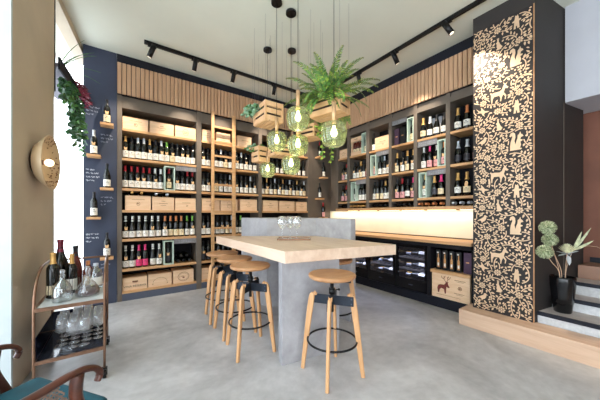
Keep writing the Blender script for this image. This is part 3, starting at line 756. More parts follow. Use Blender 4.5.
board('R', 2.658, 2.92, ZR[3]-.0345, .075, 'grey board on the middle shelf of the third bay')
board('R', 3.134, 3.385, ZR[2]-.0345, .08, 'grey board on the lower shelf of the second bay')
board('R', 1.866, 2.154, ZR[3]-.0345, .085, 'grey board above the pink capped bottles, fifth bay')
board('R', 1.746, 2.01, ZR[2]-.0345, .075, 'grey board on the lower shelf of the fifth bay')
board('R', 2.335, 2.596, 2.7545, .07, 'grey board over the purple boxes, fourth bay')

# ------------------------------------------------------------------ wooden wine crates
def wine_crate(x0, x1, z, h, label, mark=None, wall='B', dep=.26, lid=True, group='wooden wine crates on the shelves', y=None):
    """local frame: width along x, front at y = 0 looking to -y"""
    w = x1-x0
    if wall == 'B': t = thing('wine_crate', label, 'wooden crate', ((x0+x1)/2, y or YF+.03, z+.0008), 0, group)
    else: t = thing('wine_crate', label, 'wooden crate', (y or XF+.03, (x0+x1)/2, z+.0008), -PI/2, group)
    b = MB(); a = .012; hw = w/2
    b.box(-hw, hw, 0, a, 0, h*.5-.0012).box(-hw, hw, 0, a, h*.5+.0012, h).box(-hw+.002, hw-.002, .002, a, h*.5-.002, h*.5+.002)
    b.box(-hw, hw, dep-a, dep, 0, h).box(-hw, -hw+a, a, dep-a, 0, h).box(hw-a, hw, a, dep-a, 0, h).box(-hw+a, hw-a, a, dep-a, 0, a)
    b.build('crate_body', M['crate'], t, (0, 0, 0), .0015, 1)
    if lid: MB().box(-hw+.001, hw-.001, .001, dep-.001, h, h+.009).build('lid', M['crate_lid'], t, (0, 0, 0), .0015, 1)
    p = MB()
    def ring(cx, cz, rx, rz, wd, n=24, a0=0, a1=2*PI):
        for i in range(n):
            t0, t1 = a0+(a1-a0)*i/n, a0+(a1-a0)*(i+1)/n
            p.add([(cx+rx*math.cos(t0), -.0006, cz+rz*math.sin(t0)), (cx+rx*math.cos(t1), -.0006, cz+rz*math.sin(t1)), (cx+(rx-wd)*math.cos(t1), -.0006, cz+(rz-wd)*math.sin(t1)), (cx+(rx-wd)*math.cos(t0), -.0006, cz+(rz-wd)*math.sin(t0))], [(0, 1, 2, 3)])
    def dash(cx, cz, wd, ht=.004): p.box(cx-wd/2, cx+wd/2, -.0008, -.0002, cz, cz+ht)
    mm = M['brown_print']
    if mark == 'crest': ring(0, h*.45, .022, .028, .004); dash(0, h*.75, .16); dash(-.005, h*.42, .02, .014)
    elif mark == 'lines': dash(0, h*.70, .05, .006); dash(0, h*.52, .12); dash(0, h*.36, .08)
    elif mark == 'script': dash(.01, h*.62, .13, .005); ring(.02, h*.38, .014, .014, .004, 12)
    elif mark == 'arc': ring(0, h*.30, hw*.62, h*.42, .004, 20, .15, PI-.15); dash(-hw*.62, h*.2, .016, .01); dash(hw*.62, h*.2, .016, .01)
    elif mark == 'oval': ring(0, h*.5, .085, h*.36, .006); ring(0, h*.5, .068, h*.27, .003); dash(-.02, h*.52, .05, .006); dash(.0, h*.38, .03, .02); mm = M['red_print']
    elif mark == 'stamp': ring(0, h*.52, .045, h*.3, .003, 20); dash(0, h*.55, .06, .006); dash(0, h*.42, .07, .006)
    elif mark == 'word':
        text_on('VINA RESERVA', .043, 'stencil_lettering', M['print'], t, (0, -.0008, h*.30), (PI/2, 0, 0)); dash(0, h*.62, .07, .022); dash(0, h*.58, .05, .004)
    if p.v: p.build('printed_mark', mm, t)
    return t
wine_crate(.045, .362, ZS[6], .172, 'pale crate at the chalk panel end of the topmost crate shelf', 'crest')
wine_crate(.381, .711, ZS[6], .172, 'pale crate in the middle of the topmost shelf, wide bay', 'lines')
wine_crate(.733, 1.042, ZS[6], .172, 'pale crate with round stamp, topmost shelf against the grey upright', 'stamp')
wine_crate(.077, .397, ZS[3], .205, 'pale crate with oval crest on the middle crate shelf beside chalk panel', 'crest')
wine_crate(.415, .718, ZS[3], .195, 'pale crate with two lines of print, middle crate shelf', 'lines')
wine_crate(.733, 1.042, ZS[3], .19, 'pale crate with script print, middle crate shelf against the upright', 'script')
wine_crate(.045, .350, ZS[0], .175, 'low crate with stencilled lettering, bottom shelf beside chalk panel', 'word')
wine_crate(.363, .681, ZS[0], .185, 'low crate with a printed arch, middle of the bottom shelf', 'arc')
wine_crate(.702, 1.009, ZS[0], .20, 'low crate with a dark oval print on the bottom shelf', 'oval')
wine_crate(1.147, 1.347, ZS[6], .19, 'small pale crate on the topmost shelf left of the ladder', 'lines')
wine_crate(1.381, 1.631, ZS[6], .185, 'pale crate on the topmost shelf between the ladder rails', 'lines')
wine_crate(1.762, 2.036, ZS[6], .195, 'pale crate on the topmost shelf right of the ladder', 'script')
wine_crate(1.139, 1.434, ZS[3], .20, 'orange lit crate on the middle crate shelf behind the left ladder rail', 'crest')
wine_crate(1.46, 1.762, ZS[3], .195, 'crate on the middle crate shelf behind the right ladder rail', 'stamp')
wine_crate(1.819, 2.15, ZS[3], .205, 'crate with one line of print right of the ladder, above the counter block', 'lines')
wine_crate(1.14, 1.42, ZS[0], .185, 'low crate on the bottom shelf behind the stools, left of ladder', 'lines')
wine_crate(1.46, 1.80, ZS[0], .185, 'low crate on the bottom shelf behind the ladder and stools', 'script')
wine_crate(2.276, 2.61, ZS[3], .20, 'crate nearest the ladder in the corner bay, above concrete block', 'lines')
wine_crate(2.645, 3.009, ZS[3], .195, 'crate in the middle of the three in the corner bay', 'script')
wine_crate(3.054, 3.330, ZS[3], .19, 'crate closest to the room corner, above the concrete block', 'lines')
wine_crate(2.90, 3.25, ZS[6], .17, 'pale crate high in the corner bay behind the lamps', 'lines')
# small bottle tops behind the middle crates: bottles lying on the crates
for x, z, i in ((.16, ZS[3]+.2155, 0), (.28, ZS[3]+.2155, 1), (.47, ZS[3]+.2055, 2), (.62, ZS[3]+.2055, 3)):
    bottle(x, YF+.33, z+.0395, bd, ('gold', 'gold', 'silver', 'silver')[i], 'white', 0, 'dark', f"bottle lying on a middle shelf crate, {('gold capped nearest chalk panel', 'gold capped on the crest crate', 'silver capped on the lines crate', 'silver capped further right')[i]}", 'bottles lying on crates', 0, (PI/2, 0, 0))
wine_crate(3.615, 3.845, ZR[3], .17, 'small crate on the upper shelf of the narrow corner bay', 'lines', 'R')
wine_crate(2.665, 2.955, ZR[3], .21, 'pale crate on the upper shelf of the third bay over the counter', 'script', 'R')
# open crate with white wine bottles (second bay, upper shelf)
t = thing('bottle_crate', 'open pine crate of white bottles, upper shelf of the second bay', 'wooden crate', (XF+.03, 3.397, ZR[3]+.0008), -PI/2)
b = MB(); w, h, d = .272, .345, .13
b.box(-w/2, w/2, 0, .012, 0, .07).box(-w/2, w/2, 0, .012, .262, .345).box(-w/2, w/2, d-.012, d, 0, h).box(-w/2, -w/2+.014, .012, d-.012, 0, h).box(w/2-.014, w/2, .012, d-.012, 0, h).box(-w/2+.014, w/2-.014, .012, d-.012, 0, .012)
b.build('crate_body', M['crate'], t, (0, 0, 0), .0015, 1)
text_on('VINO', .035, 'stencil_lettering', M['brown_print'], t, (0, -.0008, .303), (PI/2, 0, 0))
for i in range(3):
    bottle(XF+.03+.065, 3.397+.08-.08*i, ZR[3]+.0135, bd, 'white', 'cream', 0, 'rose', f"{('first', 'second', 'third')[i]} pale bottle inside the open crate, second bay over the counter", 'bottles in the open crate', -PI/2)
# gift boxes
def gift_box(x, y, z, w, d, h, m, label, group, motif=None):
    o = MB().box(-d/2, d/2, -w/2, w/2, 0, h).build('gift_box', m, None, (0, 0, 0), .002, 1)
    o.location = (x, y, z+.0008)
    if motif:
        p = MB(); X = -d/2-.0006
        if motif == 'bottle':
            q = [(-.014, .03), (.014, .03), (.014, .14), (.006, .165), (.006, .21), (-.006, .21), (-.006, .165), (-.014, .14)]
            p.add([(X, -a, c_) for a, c_ in q], [tuple(range(8))])
            p.add([(X-.0002, -a, c_) for a, c_ in ((-.010, .05), (.010, .05), (.010, .09), (-.010, .09))], [(0, 1, 2, 3)], 1)
            p.add([(X-.0002, -a, c_) for a, c_ in ((-.018, .218), (.004, .218), (.004, .235), (-.018, .235))], [(0, 1, 2, 3)], 1)
        else:
            p.add([(X, -a, c_) for a, c_ in ((-.018, h*.5), (.018, h*.5), (.018, h*.56), (-.018, h*.56))], [(0, 1, 2, 3)])
        p.build('printed_motif', [M['gold_print'], M['paper_white']], o)
    tag(o, label, 'gift box', group)
for i, y in enumerate((1.785, 1.70, 1.615, 1.53)):
    gift_box(XC+.10, y, .495, .066, .08, .262, M['box_black'], f"black bottle gift box in the counter niche, {ORD[i]} from the wine coolers", 'black gift boxes in the niche', 'bottle')
gift_box(XC+.10, 1.425, .495, .09, .09, .265, M['purple'], 'dark purple gift box in the counter niche beside the papered pillar', None, 'plain')
for i, (y, w) in enumerate(((2.535, .08), (2.43, .09))):
    gift_box(XF+.09, y, ZR[3], w, .09, .27, M['purple'] if i == 0 else M['box_black'], ('tall purple box on the upper shelf of the fourth bay', 'tall black box on the upper shelf, fourth bay')[i], None, 'plain')
for i, y in enumerate((2.03, 1.925, 1.82)):
    gift_box(XF+.22, y, ZR[3], .088, .085, .315, M['grey_wall'], f"pale tall box standing behind the sparkling bottles, {ORD[i]} along fifth bay", 'pale boxes in the fifth bay')
# the stag crate
t = thing('stag_crate', 'large pine crate printed with a dark red stag, under niche shelf', 'wooden crate', (XC+.012, 1.615, .1308), -PI/2)
b = MB(); w, h, d = .466, .315, .30
for k in range(3): b.box(-w/2, w/2, 0, .014, k*h/3+.0008, (k+1)*h/3-.0008)
b.box(-w/2+.002, w/2-.002, .003, .014, .002, h-.002).box(-w/2, w/2, d-.014, d, 0, h).box(-w/2, -w/2+.014, .014, d-.014, 0, h).box(w/2-.014, w/2, .014, d-.014, 0, h).box(-w/2+.014, w/2-.014, .014, d-.014, 0, .014).box(-w/2, w/2, .0, d, h, h+.006)
b.build('crate_body', M['crate'], t, (0, 0, 0), .0015, 1)
p = MB()
q = [(.02, 0), (.06, 0), (.08, .10), (.13, .15), (.22, .13), (.24, .0), (.28, .0), (.29, .16), (.30, .22), (.35, .19), (.40, .21), (.36, .27), (.34, .33), (.36, .38), (.30, .36), (.26, .40), (.27, .33), (.22, .27), (.10, .26), (.03, .23), (.0, .14)]
sc = .42
p.add([(-.16+u*sc*.95, -.0006, .07+v*sc) for u, v in q], [tuple(range(len(q)))])
for pts in ([(.31, .37), (.34, .44), (.33, .53)], [(.34, .44), (.40, .48), (.42, .54)], [(.27, .38), (.22, .44), (.22, .53)], [(.22, .44), (.15, .48), (.14, .54)], [(.335, .48), (.37, .55)], [(.22, .48), (.26, .55)]):
    p.sweep([(-.16+u*sc*.95, -.0007, .07+v*sc) for u, v in pts], .003, .0004, (0, 1, 0))
for i in range(16):
    t0, t1 = 2*PI*i/16, 2*PI*(i+1)/16
    p.add([(.12+r_*math.cos(a), -.0006, .17+r_*math.sin(a)) for r_, a in ((.024, t0), (.024, t1), (.017, t1), (.017, t0))], [(0, 1, 2, 3)], 1)
for cx, cz, wd, ht in ((.12, .16, .018, .02), (.12, .265, .13, .006), (.12, .25, .09, .004), (.11, .10, .12, .005), (.11, .085, .08, .004), (-.02, .045, .30, .003)):
    p.box(cx-wd/2, cx+wd/2, -.0008, -.0003, cz, cz+ht, 1)
p.build('stag_print', [M['red_print'], M['brown_print']], t)

# bracket shelves with a single bottle each
def bracket(x, z, w, label, blabel, spec, n):
    o = MB().box(-w/2, w/2, -.15, 0, -.032, 0).build('bracket_shelf', M['oak_x'], None, (0, 0, 0), .002, 1)
    o.location = (x, YF-.0005, z)
    tag(o, label, 'wall shelf', 'small oak shelves on the wall panels')
    bottle(x, YF-.075, z+.0006, *spec, blabel, 'bottles on the small wall shelves')
pos = ['topmost', 'second highest', 'middle', 'second lowest', 'lowest']
for i, (x, z) in enumerate(((-.13, 2.464), (-.268, 2.026), (-.13, 1.596), (-.268, 1.204), (-.13, .66))):
    bracket(x, z, .145, f"{pos[i]} small oak shelf on the chalk panel", f"bottle standing on the {pos[i]} small shelf of the chalk panel",
            [S(bd, 'black', 'cream', 1), S(bd, 'white', 'white', 1), S(bu, 'black', 'white'), S(bd, 'black', 'white'), S(bd, 'black', 'white', 1)][i], i)
pos = ['topmost', 'second highest', 'second lowest', 'lowest']
for i, (x, z) in enumerate(((3.60, 2.487), (3.71, 2.05), (3.60, 1.586), (3.70, 1.16))):
    bracket(x, z, .15, f"{pos[i]} small oak shelf on the grey corner panel", f"bottle on the {pos[i]} small shelf of the corner panel",
            [S(bd, 'red', 'white', 0), S(bd, 'black', 'white', 0), S(bd, 'black', 'white'), S(bd, 'red', 'rose')][i], i)

# ------------------------------------------------------------------ ladder
t = thing('library_ladder', 'tall light oak ladder standing upright against the back shelving', 'ladder', (1.48, 4.40, 0))
o = tuple(t.location)
for x0, x1 in ((1.268, 1.318), (1.628, 1.69)):
    MB().box(x0, x1, 4.375, 4.405, 0, 2.965).build('side_rail', M['oak'], t, o, .004)
for k in range(11):
    z = 2.714-.2445*k
    MB().box(1.318, 1.628, 4.377, 4.403, z-.016, z+.016).build('rung', M['oak_x'], t, o, .003)

# ------------------------------------------------------------------ table and concrete counter block
t = thing('bar_table', 'long pale oak bar table slab on a concrete slab leg', 'table', (1.6, 2.3, 0))
o = tuple(t.location)
MB().prism([(1.072, 1.73), (2.193, 1.506), (2.150, 2.688), (1.066, 3.465)], .853, .95).build('tabletop', M['table_oak'], t, o, .003)
MB().prism([(1.095, 1.815), (1.65, 1.722), (1.663, 1.80), (1.108, 1.893)], 0, .8525).build('slab_leg', M['concrete'], t, o, .003)
tag(MB().prism([(1.627, 3.083), (2.157, 2.693), (2.18, 2.09), (2.262, 2.09), (2.42, 3.55), (1.50, 3.66)], 0, 1.187).build('concrete_counter', M['concrete'], None, (1.9, 3.0, 0), .004),
    'tall grey concrete counter block standing behind the oak table', 'counter')

# ------------------------------------------------------------------ stools
def make_stool():
    t = thing('bar_stool', '', 'bar stool', (0, 0, 0), 0, 'wooden bar stools around the table')
    MB().lathe([(0, .776), (.10, .776), (.155, .779), (.176, .780), (.184, .774), (.185, .764), (.180, .752), (.168, .746), (0, .746)], 40).build('seat', M['seat_oak'], t)
    s = MB().cyl((0, 0, .48), (0, 0, .745), .0135, n=16).cyl((0, 0, .728), (0, 0, .745), .06, n=20).cyl((0, 0, .62), (0, 0, .665), .024, n=16)
    for k in range(14): s.torus((0, 0, .675+k*.0038), .0138, .0016, 14, 5)
    s.build('screw_spindle', M['black'], t)
    MB().cyl((.02, 0, .645), (.062, 0, .645), .005, n=8).sphere((.066, 0, .645), .010, 8).build('locking_knob', M['black'], t)
    for k in range(2):
        a = PI/4+k*PI/2; d = Vector((math.cos(a), math.sin(a), 0)); n = Vector((-d.y, d.x, 0))
        MB().obox((n.x*.0, n.y*.0, .572+.0*k), (d, n, (0, 0, 1)), (.168, .0045, .037)).build('cross_plate', M['steel_blue'], t, (0, 0, 0), .002, 1)
    for k in range(4):
        a = PI/4+k*PI/2; d = Vector((math.cos(a), math.sin(a), 0)); n = Vector((-d.y, d.x, 0)); off = n*.016
        pts = []
        for r_, z in ((.118, .612), (.136, .617), (.150, .613), (.158, .600), (.163, .570), (.178, .47), (.200, .30), (.222, .12), (.238, .0)):
            pts.append(d*r_+off+Vector((0, 0, z)))
        l = MB().sweep(pts, .0115, [.010, .012, .016, .020, .023, .023, .020, .017, .014], up=(d.x, d.y, 0.001))
        l.build('leg', M['leg_oak'], t, (0, 0, 0), .003, 1)
        for z in (.59, .553): MB().cyl(tuple(d*.152-n*.0044+Vector((0, 0, z))), tuple(d*.152-n*.0075+Vector((0, 0, z))), .005, n=8).build('bolt', M['slate'], t)
    MB().torus((0, 0, .262), .192, .008, 48, 8).build('foot_ring', M['black'], t)
    return t
stool = make_stool()
spots = [((1.372, 1.515), 'bar stool standing alone in front of the concrete slab leg'), ((1.0, 2.225), 'nearest of the three stools along the table side facing the window'),
         ((1.017, 2.66), 'middle of the three stools along the long table side'), ((1.03, 3.10), 'far stool of the three, closest to the back shelving'),
         ((1.84, 1.99), 'stool tucked between the slab leg and the concrete counter block')]
for i, ((x, y), lab) in enumerate(spots):
    s = stool if i == 0 else copy_tree(stool)
    s.location = (x, y, 0); s.rotation_euler = (0, 0, math.radians(-9+(0, 0, 3, -2, 4)[i])); s['label'] = lab

# ------------------------------------------------------------------ tray and glasses on the table
tr = thing('serving_tray', 'shallow brass rimmed tray on the oak table', 'tray', (1.655, 2.475, .9505), math.radians(-35))
MB().prism([(-.18, -.105), (.18, -.105), (.18, .105), (-.18, .105)], 0, .006).build('tray_base', M['marble'], tr)
r_ = MB()
for a, b_, c_, d_ in ((-.186, .186, -.111, -.105), (-.186, .186, .105, .111), (-.186, -.18, -.105, .105), (.18, .186, -.105, .105)): r_.box(a, b_, c_, d_, 0, .017)
r_.build('tray_rim', M['brass'], tr)
def make_glass(h=.225, rb=.046):
    g = thing('wine_glass', '', 'wine glass')
    s = h/.225
    MB().lathe([(.004, .098*s), (.018, .102*s), (.036, .120*s), (rb, .150*s), (rb*.97, .18*s), (rb*.78, h), (rb*.76, h), (rb*.94, .18*s), (rb*.96, .150*s), (.033, .122*s), (.016, .106*s), (0.0005, .102*s)], 20).build('bowl', M['clear'], g)
    MB().lathe([(.0045, .004), (.0036, .02), (.0033, .07*s), (.0045, .098*s)], 10).build('stem', M['clear'], g)
    MB().lathe([(0.0005, 0), (.034, 0), (.035, .0015), (.012, .0045), (.0005, .006)], 20).build('foot', M['clear'], g)
    return g
big = make_glass(.262, .054)
mt = Matrix.Rotation(math.radians(-35), 3, 'Z')
for i, (u, v, lab) in enumerate(((-.135, -.02, 'wine glass at the window end of the brass tray'), (-.045, .06, 'wine glass set furthest back on the brass tray'), (.035, -.03, 'wine glass at the counter end of the brass tray'))):
    g = big if i == 0 else copy_tree(big)
    q = mt @ Vector((u, v, 0)); g.location = (1.655+q.x, 2.475+q.y, .9505+.0066)
    tag(g, lab, 'wine glass', 'wine glasses on the table tray')

# ------------------------------------------------------------------ track lights
def track(name_lab, p, q, heads, aims, energy, sizes, col=(1, .86, .68)):
    t = thing('track_light', name_lab, 'track light', p)
    o = tuple(p)
    MB().bar((p[0], p[1], CEIL-.022), (q[0], q[1], CEIL-.022), .018, .021).build('rail', M['black'], t, o)
    for (x, y), aim, sz, energy in zip(heads, aims, sizes, energy):
        d = (Vector(aim)-Vector((x, y, 3.36))).normalized()
        j = Vector((x, y, 3.40))
        h = MB().cyl(j-d*.07, j+d*.095, .031, n=20)
        hd = h.build('spot_head', M['black'], t, o)
        m2 = MB().cyl((x, y, 3.40), (x, y, CEIL-.043), .010, n=10).box(x-.05, x+.05, y-.016, y+.016, CEIL-.062, CEIL-.043) if abs(q[0]-p[0]) > abs(q[1]-p[1]) else MB().cyl((x, y, 3.40), (x, y, CEIL-.043), .010, n=10).box(x-.016, x+.016, y-.05, y+.05, CEIL-.062, CEIL-.043)
        m2.build('adapter', M['black'], t, o)
        MB().cyl(j+d*.0952, j+d*.0962, .024, n=16).build('lens', M['spot_face'], t, o)
        light('SPOT', 'track_spot', tuple(j+d*.11), energy, col, spot_size=math.radians(sz), spot_blend=.8, shadow_soft_size=.03, aim=tuple(j+d*3))
track('long black ceiling track with tilted spotlights before the back shelving', (.27, 3.90, CEIL), (3.02, 3.90, CEIL), [(.36, 3.90), (.90, 3.90), (1.47, 3.90), (2.20, 3.90), (2.75, 3.90)],
      [(-.15, 4.45, 2.0), (.80, 4.75, 1.7), (1.40, 4.75, 1.7), (2.3, 4.75, 1.7), (3.4, 4.45, 2.0)], (130,)*5, (54, 52, 52, 52, 52))
track('long black ceiling track with tilted spotlights before the counter shelving', (3.10, 3.55, CEIL), (3.10, -.6, CEIL), [(3.10, 2.80), (3.10, 2.15), (3.10, 1.46)],
      [(3.75, 2.9, 1.9), (3.66, 2.03, 2.45), (3.36, 1.04, 2.50)], (100, 100, 230), (46, 50, 52))

# ------------------------------------------------------------------ green glass pendants
def pendant(x, y, zc, label, i, D=.212):
    t = thing('pendant_lamp', label, 'pendant lamp', (x, y, CEIL), 0, 'green glass pendant lamps')
    o = (x, y, CEIL); r = D/2; H = D*.96; zb = zc-H/2
    MB().cyl((x, y, CEIL-.028), (x, y, CEIL-.0005), .058, n=28).build('canopy', M['black'], t, o)
    zt = zc+H/2
    MB().cyl((x, y, zt+.155), (x, y, CEIL-.028), .0024, n=6).build('cord', M['black'], t, o)
    MB().cyl((x, y, zt-.01), (x, y, zt+.155), .018, n=18).build('stem_holder', M['brass_stem'], t, o)
    P = [(.019, H), (r*.45, H*.985), (r*.70, H*.945), (r*.86, H*.88), (r*.96, H*.78), (r, H*.64), (r*.998, H*.60)]
    n = 11
    for k in range(1, n+1):
        f = k/n; P.append((r*(.998-.16*f**1.6), H*(.60-.44*f)))
    P += [(r*.72, H*.085), (r*.52, H*.025), (r*.30, H*.002), (.0008, 0)]
    gs = MB().lathe(P, 56, (x, y, zb))
    nf = len(gs.f)
    for q in range(nf):
        ring = q//56
        if 6 <= ring <= 17 and ring % 2 == 0: gs.m[q] = 1
    gs.build('glass_shade', [M['green_glass'], M['green_rib']], t, o)
    MB().lathe([(.0005, -.040), (.016, -.036), (.026, -.018), (.027, -.004), (.020, .016), (.012, .034), (.011, .05)], 18, (x, y, zc+.02)).build('bulb', M['bulb'], t, o)
    light('POINT', 'pendant_glow', (x, y, zc-.05), 1.6, (1, .90, .72), shadow_soft_size=.05)
pendant(1.324, 1.915, 2.103, 'green glass pendant highest of the cluster, before the hanging fern crate', 0)
pendant(1.370, 2.379, 2.013, 'green glass pendant just under the hanging crate of bluish leaves', 1)
pendant(1.481, 2.143, 1.936, 'green glass pendant directly below the highest pendant of the cluster', 2)
pendant(1.573, 2.413, 1.791, 'green glass pendant hanging lowest above the table tray', 3)
pendant(1.667, 3.142, 1.845, 'small looking green pendant farthest back, under the little planter crate', 4)
pendant(1.436, 1.562, 1.894, 'large looking green pendant on its own below the fern crate', 5)
pendant(1.95, 2.97, 2.117, 'green glass pendant mostly hidden behind the cluster', 6)

# ------------------------------------------------------------------ hanging planter crates
def hang_crate(x, y, z, L, Wd, H, rz, label):
    t = thing('hanging_crate', label, 'planter crate', (x, y, z), rz, 'hanging wooden planter crates')
    b = MB(); th = .008
    n = 3; g = .024; sh = (H-g*(n-1))/n
    for k in range(n):
        z0 = k*(sh+g)
        for s in (-1, 1):
            b.box(-L/2, L/2, s*(Wd/2)-(th if s > 0 else 0), s*(Wd/2)+(0 if s > 0 else th), z0, z0+sh)
            b.box(s*(L/2)-(th if s > 0 else 0), s*(L/2)+(0 if s > 0 else th), -Wd/2+th, Wd/2-th, z0, z0+sh)
    b.build('slats', M['planter_wood'], t, (0, 0, 0), .001, 1)
    for sx in (-1, 1):
        for sy in (-1, 1): MB().box(sx*(L/2-th)-.011, sx*(L/2-th)+.011, sy*(Wd/2-th)-.011, sy*(Wd/2-th)+.011, 0, H).build('corner_post', M['planter_wood'], t)
    f = MB(); m = max(4, int(L/.055))
    for k in range(m): f.box(-L/2+L*k/m+.006, -L/2+L*(k+1)/m-.006, -Wd/2+.001, Wd/2-.001, -.009, 0)
    f.build('floor_slats', M['planter_wood'], t)
    for sx in (-1, 1):
        for sy in (-1, 1): MB().cyl((sx*(L/2-th), sy*(Wd/2-th), H), (sx*(L/2-th), sy*(Wd/2-th), CEIL-z-.0005), .0009, n=5).build('wire', M['slate'], t)
    MB().box(-L/2+.021, L/2-.021, -Wd/2+.021, Wd/2-.021, .02, H*.72).build('liner', M['soil'], t)
    return t
def fern_mesh(R, n, Lmin, Lmax, zr=0., spread=1., droop=1., leafw=.016):
    mb = MB()
    for i in range(n):
        az = 2*PI*i/n*1.0+R.uniform(-.4, .4); el = R.uniform(.15, 1.45)*spread
        L = R.uniform(Lmin, Lmax); k = 16
        d = Vector((math.cos(az)*math.cos(el), math.sin(az)*math.cos(el), math.sin(el)))
        p = Vector((R.uniform(-.1, .1)*.8, R.uniform(-.05, .05), zr)); pts = [p.copy()]
        v = d.copy()
        for j in range(k):
            v = (v+Vector((0, 0, -.085*droop*(j/k+.25)))).normalized(); p = p+v*(L/k); pts.append(p.copy())
        mb.sweep([tuple(q) for q in pts], .0018, .0018, (0.3, .2, 1), 1)
        for j in range(2, k+1):
            dd = (pts[j]-pts[j-1]).normalized(); side = dd.cross(Vector((0, 0, 1)))
            if side.length < .05: side = Vector((1, 0, 0))
            side.normalize(); up = side.cross(dd)
            ll = (.044*math.sin(PI*min(1, (j+1)/(k+2)))**.8+.008)*(L/.45)**.5
            for s in (-1, 1):
                for hh in (0, .5):
                    q = pts[j-1].lerp(pts[j], hh)
                    mb.leaf(q, side*s+dd*.55-up*.12+Vector((R.uniform(-.15, .15),)*3), up, ll, leafw, 0 if R.random() < .75 else 2)
    return mb
def trailing(R, n, Lmin, Lmax, base, leafL, leafW, out=.10, mats=2, lift=.05):
    """vines that arch over the rim and hang"""
    mb = MB()
    for i in range(n):
        b = base(R); p = Vector(b[0]); od = Vector(b[1]).normalized(); L = R.uniform(Lmin, Lmax); k = max(5, int(L/.035)); pts = [p.copy()]
        v = (od*1.0+Vector((0, 0, lift*10))).normalized()
        for j in range(k):
            v = (v+Vector((R.uniform(-.12, .12), R.uniform(-.12, .12), -.36))).normalized()
            if (p-Vector(b[0])).dot(od) > out: v = (v-od*max(0, v.dot(od))*.7).normalized()
            p = p+v*.035; pts.append(p.copy())
        mb.tube([tuple(q) for q in pts], .0016, 5, 2 if mats > 2 else 0)
        for j in range(1, len(pts)):
            for s in range(2):
                a = R.uniform(0, 2*PI)
                mb.leaf(pts[j], Vector((math.cos(a), math.sin(a), R.uniform(-.9, .25))), Vector((math.sin(a), -math.cos(a), .8)), leafL*R.uniform(.7, 1.2), leafW*R.uniform(.8, 1.2), R.choice((0, 0, 1)))
    return mb
def plant(name, label, cat, mb, mats, loc, rz=0.):
    o = mb.build(name, mats, None)
    o.location = loc; o.rotation_euler = (0, 0, rz)
    return tag(o, label, cat)
def rim(L, Wd, h):
    def f(R):
        s = R.random()
        if s < .5: return ((R.uniform(-L/2, L/2), -Wd/2*.8, h), (0, -1, .2))
        if s < .75: return ((-L/2*.8, R.uniform(-Wd/2, Wd/2), h), (-1, 0, .2))
        return ((L/2*.8, R.uniform(-Wd/2, Wd/2), h), (1, 0, .2))
    return f
# crate of bluish leaves
hang_crate(1.46, 2.74, 2.315, .235, .30, .215, 0, 'hanging crate with bluish leaves, left of the lamp cluster')
plant('trailing_plant', 'bluish trailing plant spilling from the left hanging crate', 'plant', trailing(random.Random(3), 22, .10, .22, lambda R: ((R.uniform(-.10, .0), R.uniform(.0, .13), .19), (-1, R.uniform(-.3, .9), .3)), .055, .038, .10), [M['leaf_blue'], M['leaf']], (1.46, 2.74, 2.315), 0)
# big fern crate
hang_crate(1.875, 2.11, 2.31, .21, .38, .20, math.radians(16), 'big hanging crate holding the large fern')
fm = fern_mesh(random.Random(8), 80, .26, .56, .15, 1.05, 1.35, .011)
f2 = fern_mesh(random.Random(18), 34, .26, .50, .17, .42, 2.6, .011)
off = len(fm.v); fm.v += f2.v; fm.f += [tuple(i+off for i in q) for q in f2.f]; fm.m += f2.m; fm.sm += f2.sm
plant('boston_fern', 'large bushy fern with arching fronds in the hanging crate', 'plant', fm, [M['leaf_fern'], M['stem'], M['leaf_lime']], (1.84, 2.10, 2.305), math.radians(100))
# little crate lower
hang_crate(1.69, 3.40, 2.0, .19, .17, .21, math.radians(8), 'little hanging crate in front of the back shelves')
plant('leafy_plant', 'small leafy plant in the little hanging crate', 'plant', trailing(random.Random(6), 12, .06, .18, lambda R: ((R.uniform(-.07, .05), R.uniform(-.03, .06), .19), (R.uniform(-1, .3), .4, .6)), .045, .035, .07), [M['leaf'], M['leaf_blue']], (1.69, 3.40, 2.0), 0)
# lower crates behind the lamps
hang_crate(1.94, 2.52, 2.175, .22, .22, .14, math.radians(20), 'low hanging crate under the fern, behind the lamps')
plant('vine_plant', 'thin lime vine trailing below the fern', 'plant', trailing(random.Random(9), 7, .20, .55, rim(.20, .20, .10), .045, .032, .10), [M['leaf_lime'], M['leaf_fern']], (1.94, 2.52, 2.175), 0)
hang_crate(1.70, 2.84, 1.985, .26, .20, .13, math.radians(-6), 'low hanging crate behind the left pendants')

# ------------------------------------------------------------------ window planter with plants
yA, yB = 3.46, 4.43
struct_pl = thing('window_planter', 'long grey planter shelf high across the narrow window', 'planter', (xleft(4.0), 4.0, 2.72))
o = tuple(struct_pl.location)
MB().prism([lw(yA, -.02), lw(yB, -.02), lw(yB, .24), lw(yA, .24)], 2.70, 2.735).build('shelf_board', M['planter_grey'], struct_pl, o)
MB().prism([lw(yA, -.035), lw(yB, -.035), lw(yB, -.02), lw(yA, -.02)], 2.68, 2.80).build('lip', M['navy'], struct_pl, o)
R = random.Random(4)
def edge_at(y, z=2.80, inn=.06): return (xleft(y)-inn, y, z)
g = MB()
for i in range(16):
    az = R.uniform(0, 2*PI); el = R.uniform(.5, 1.3); p = Vector((0, 0, 0)); v = Vector((math.cos(az)*math.cos(el), math.sin(az)*math.cos(el), math.sin(el))); pts = [p.copy()]
    v.y = v.y if v.y > 0 else v.y*.25
    for j in range(9):
        v = (v+Vector((0, 0, -.12))).normalized(); p = p+v*R.uniform(.035, .06); pts.append(p.copy())
    g.sweep([tuple(q) for q in pts], [.006*(1-j/10.5) for j in range(10)], .0012, (.2, .3, 1))
e = edge_at(3.72, 2.737)
plant('spider_plant', 'spiky grass-like plant on the high window planter', 'plant', g, [M['leaf']], e)
g = MB()
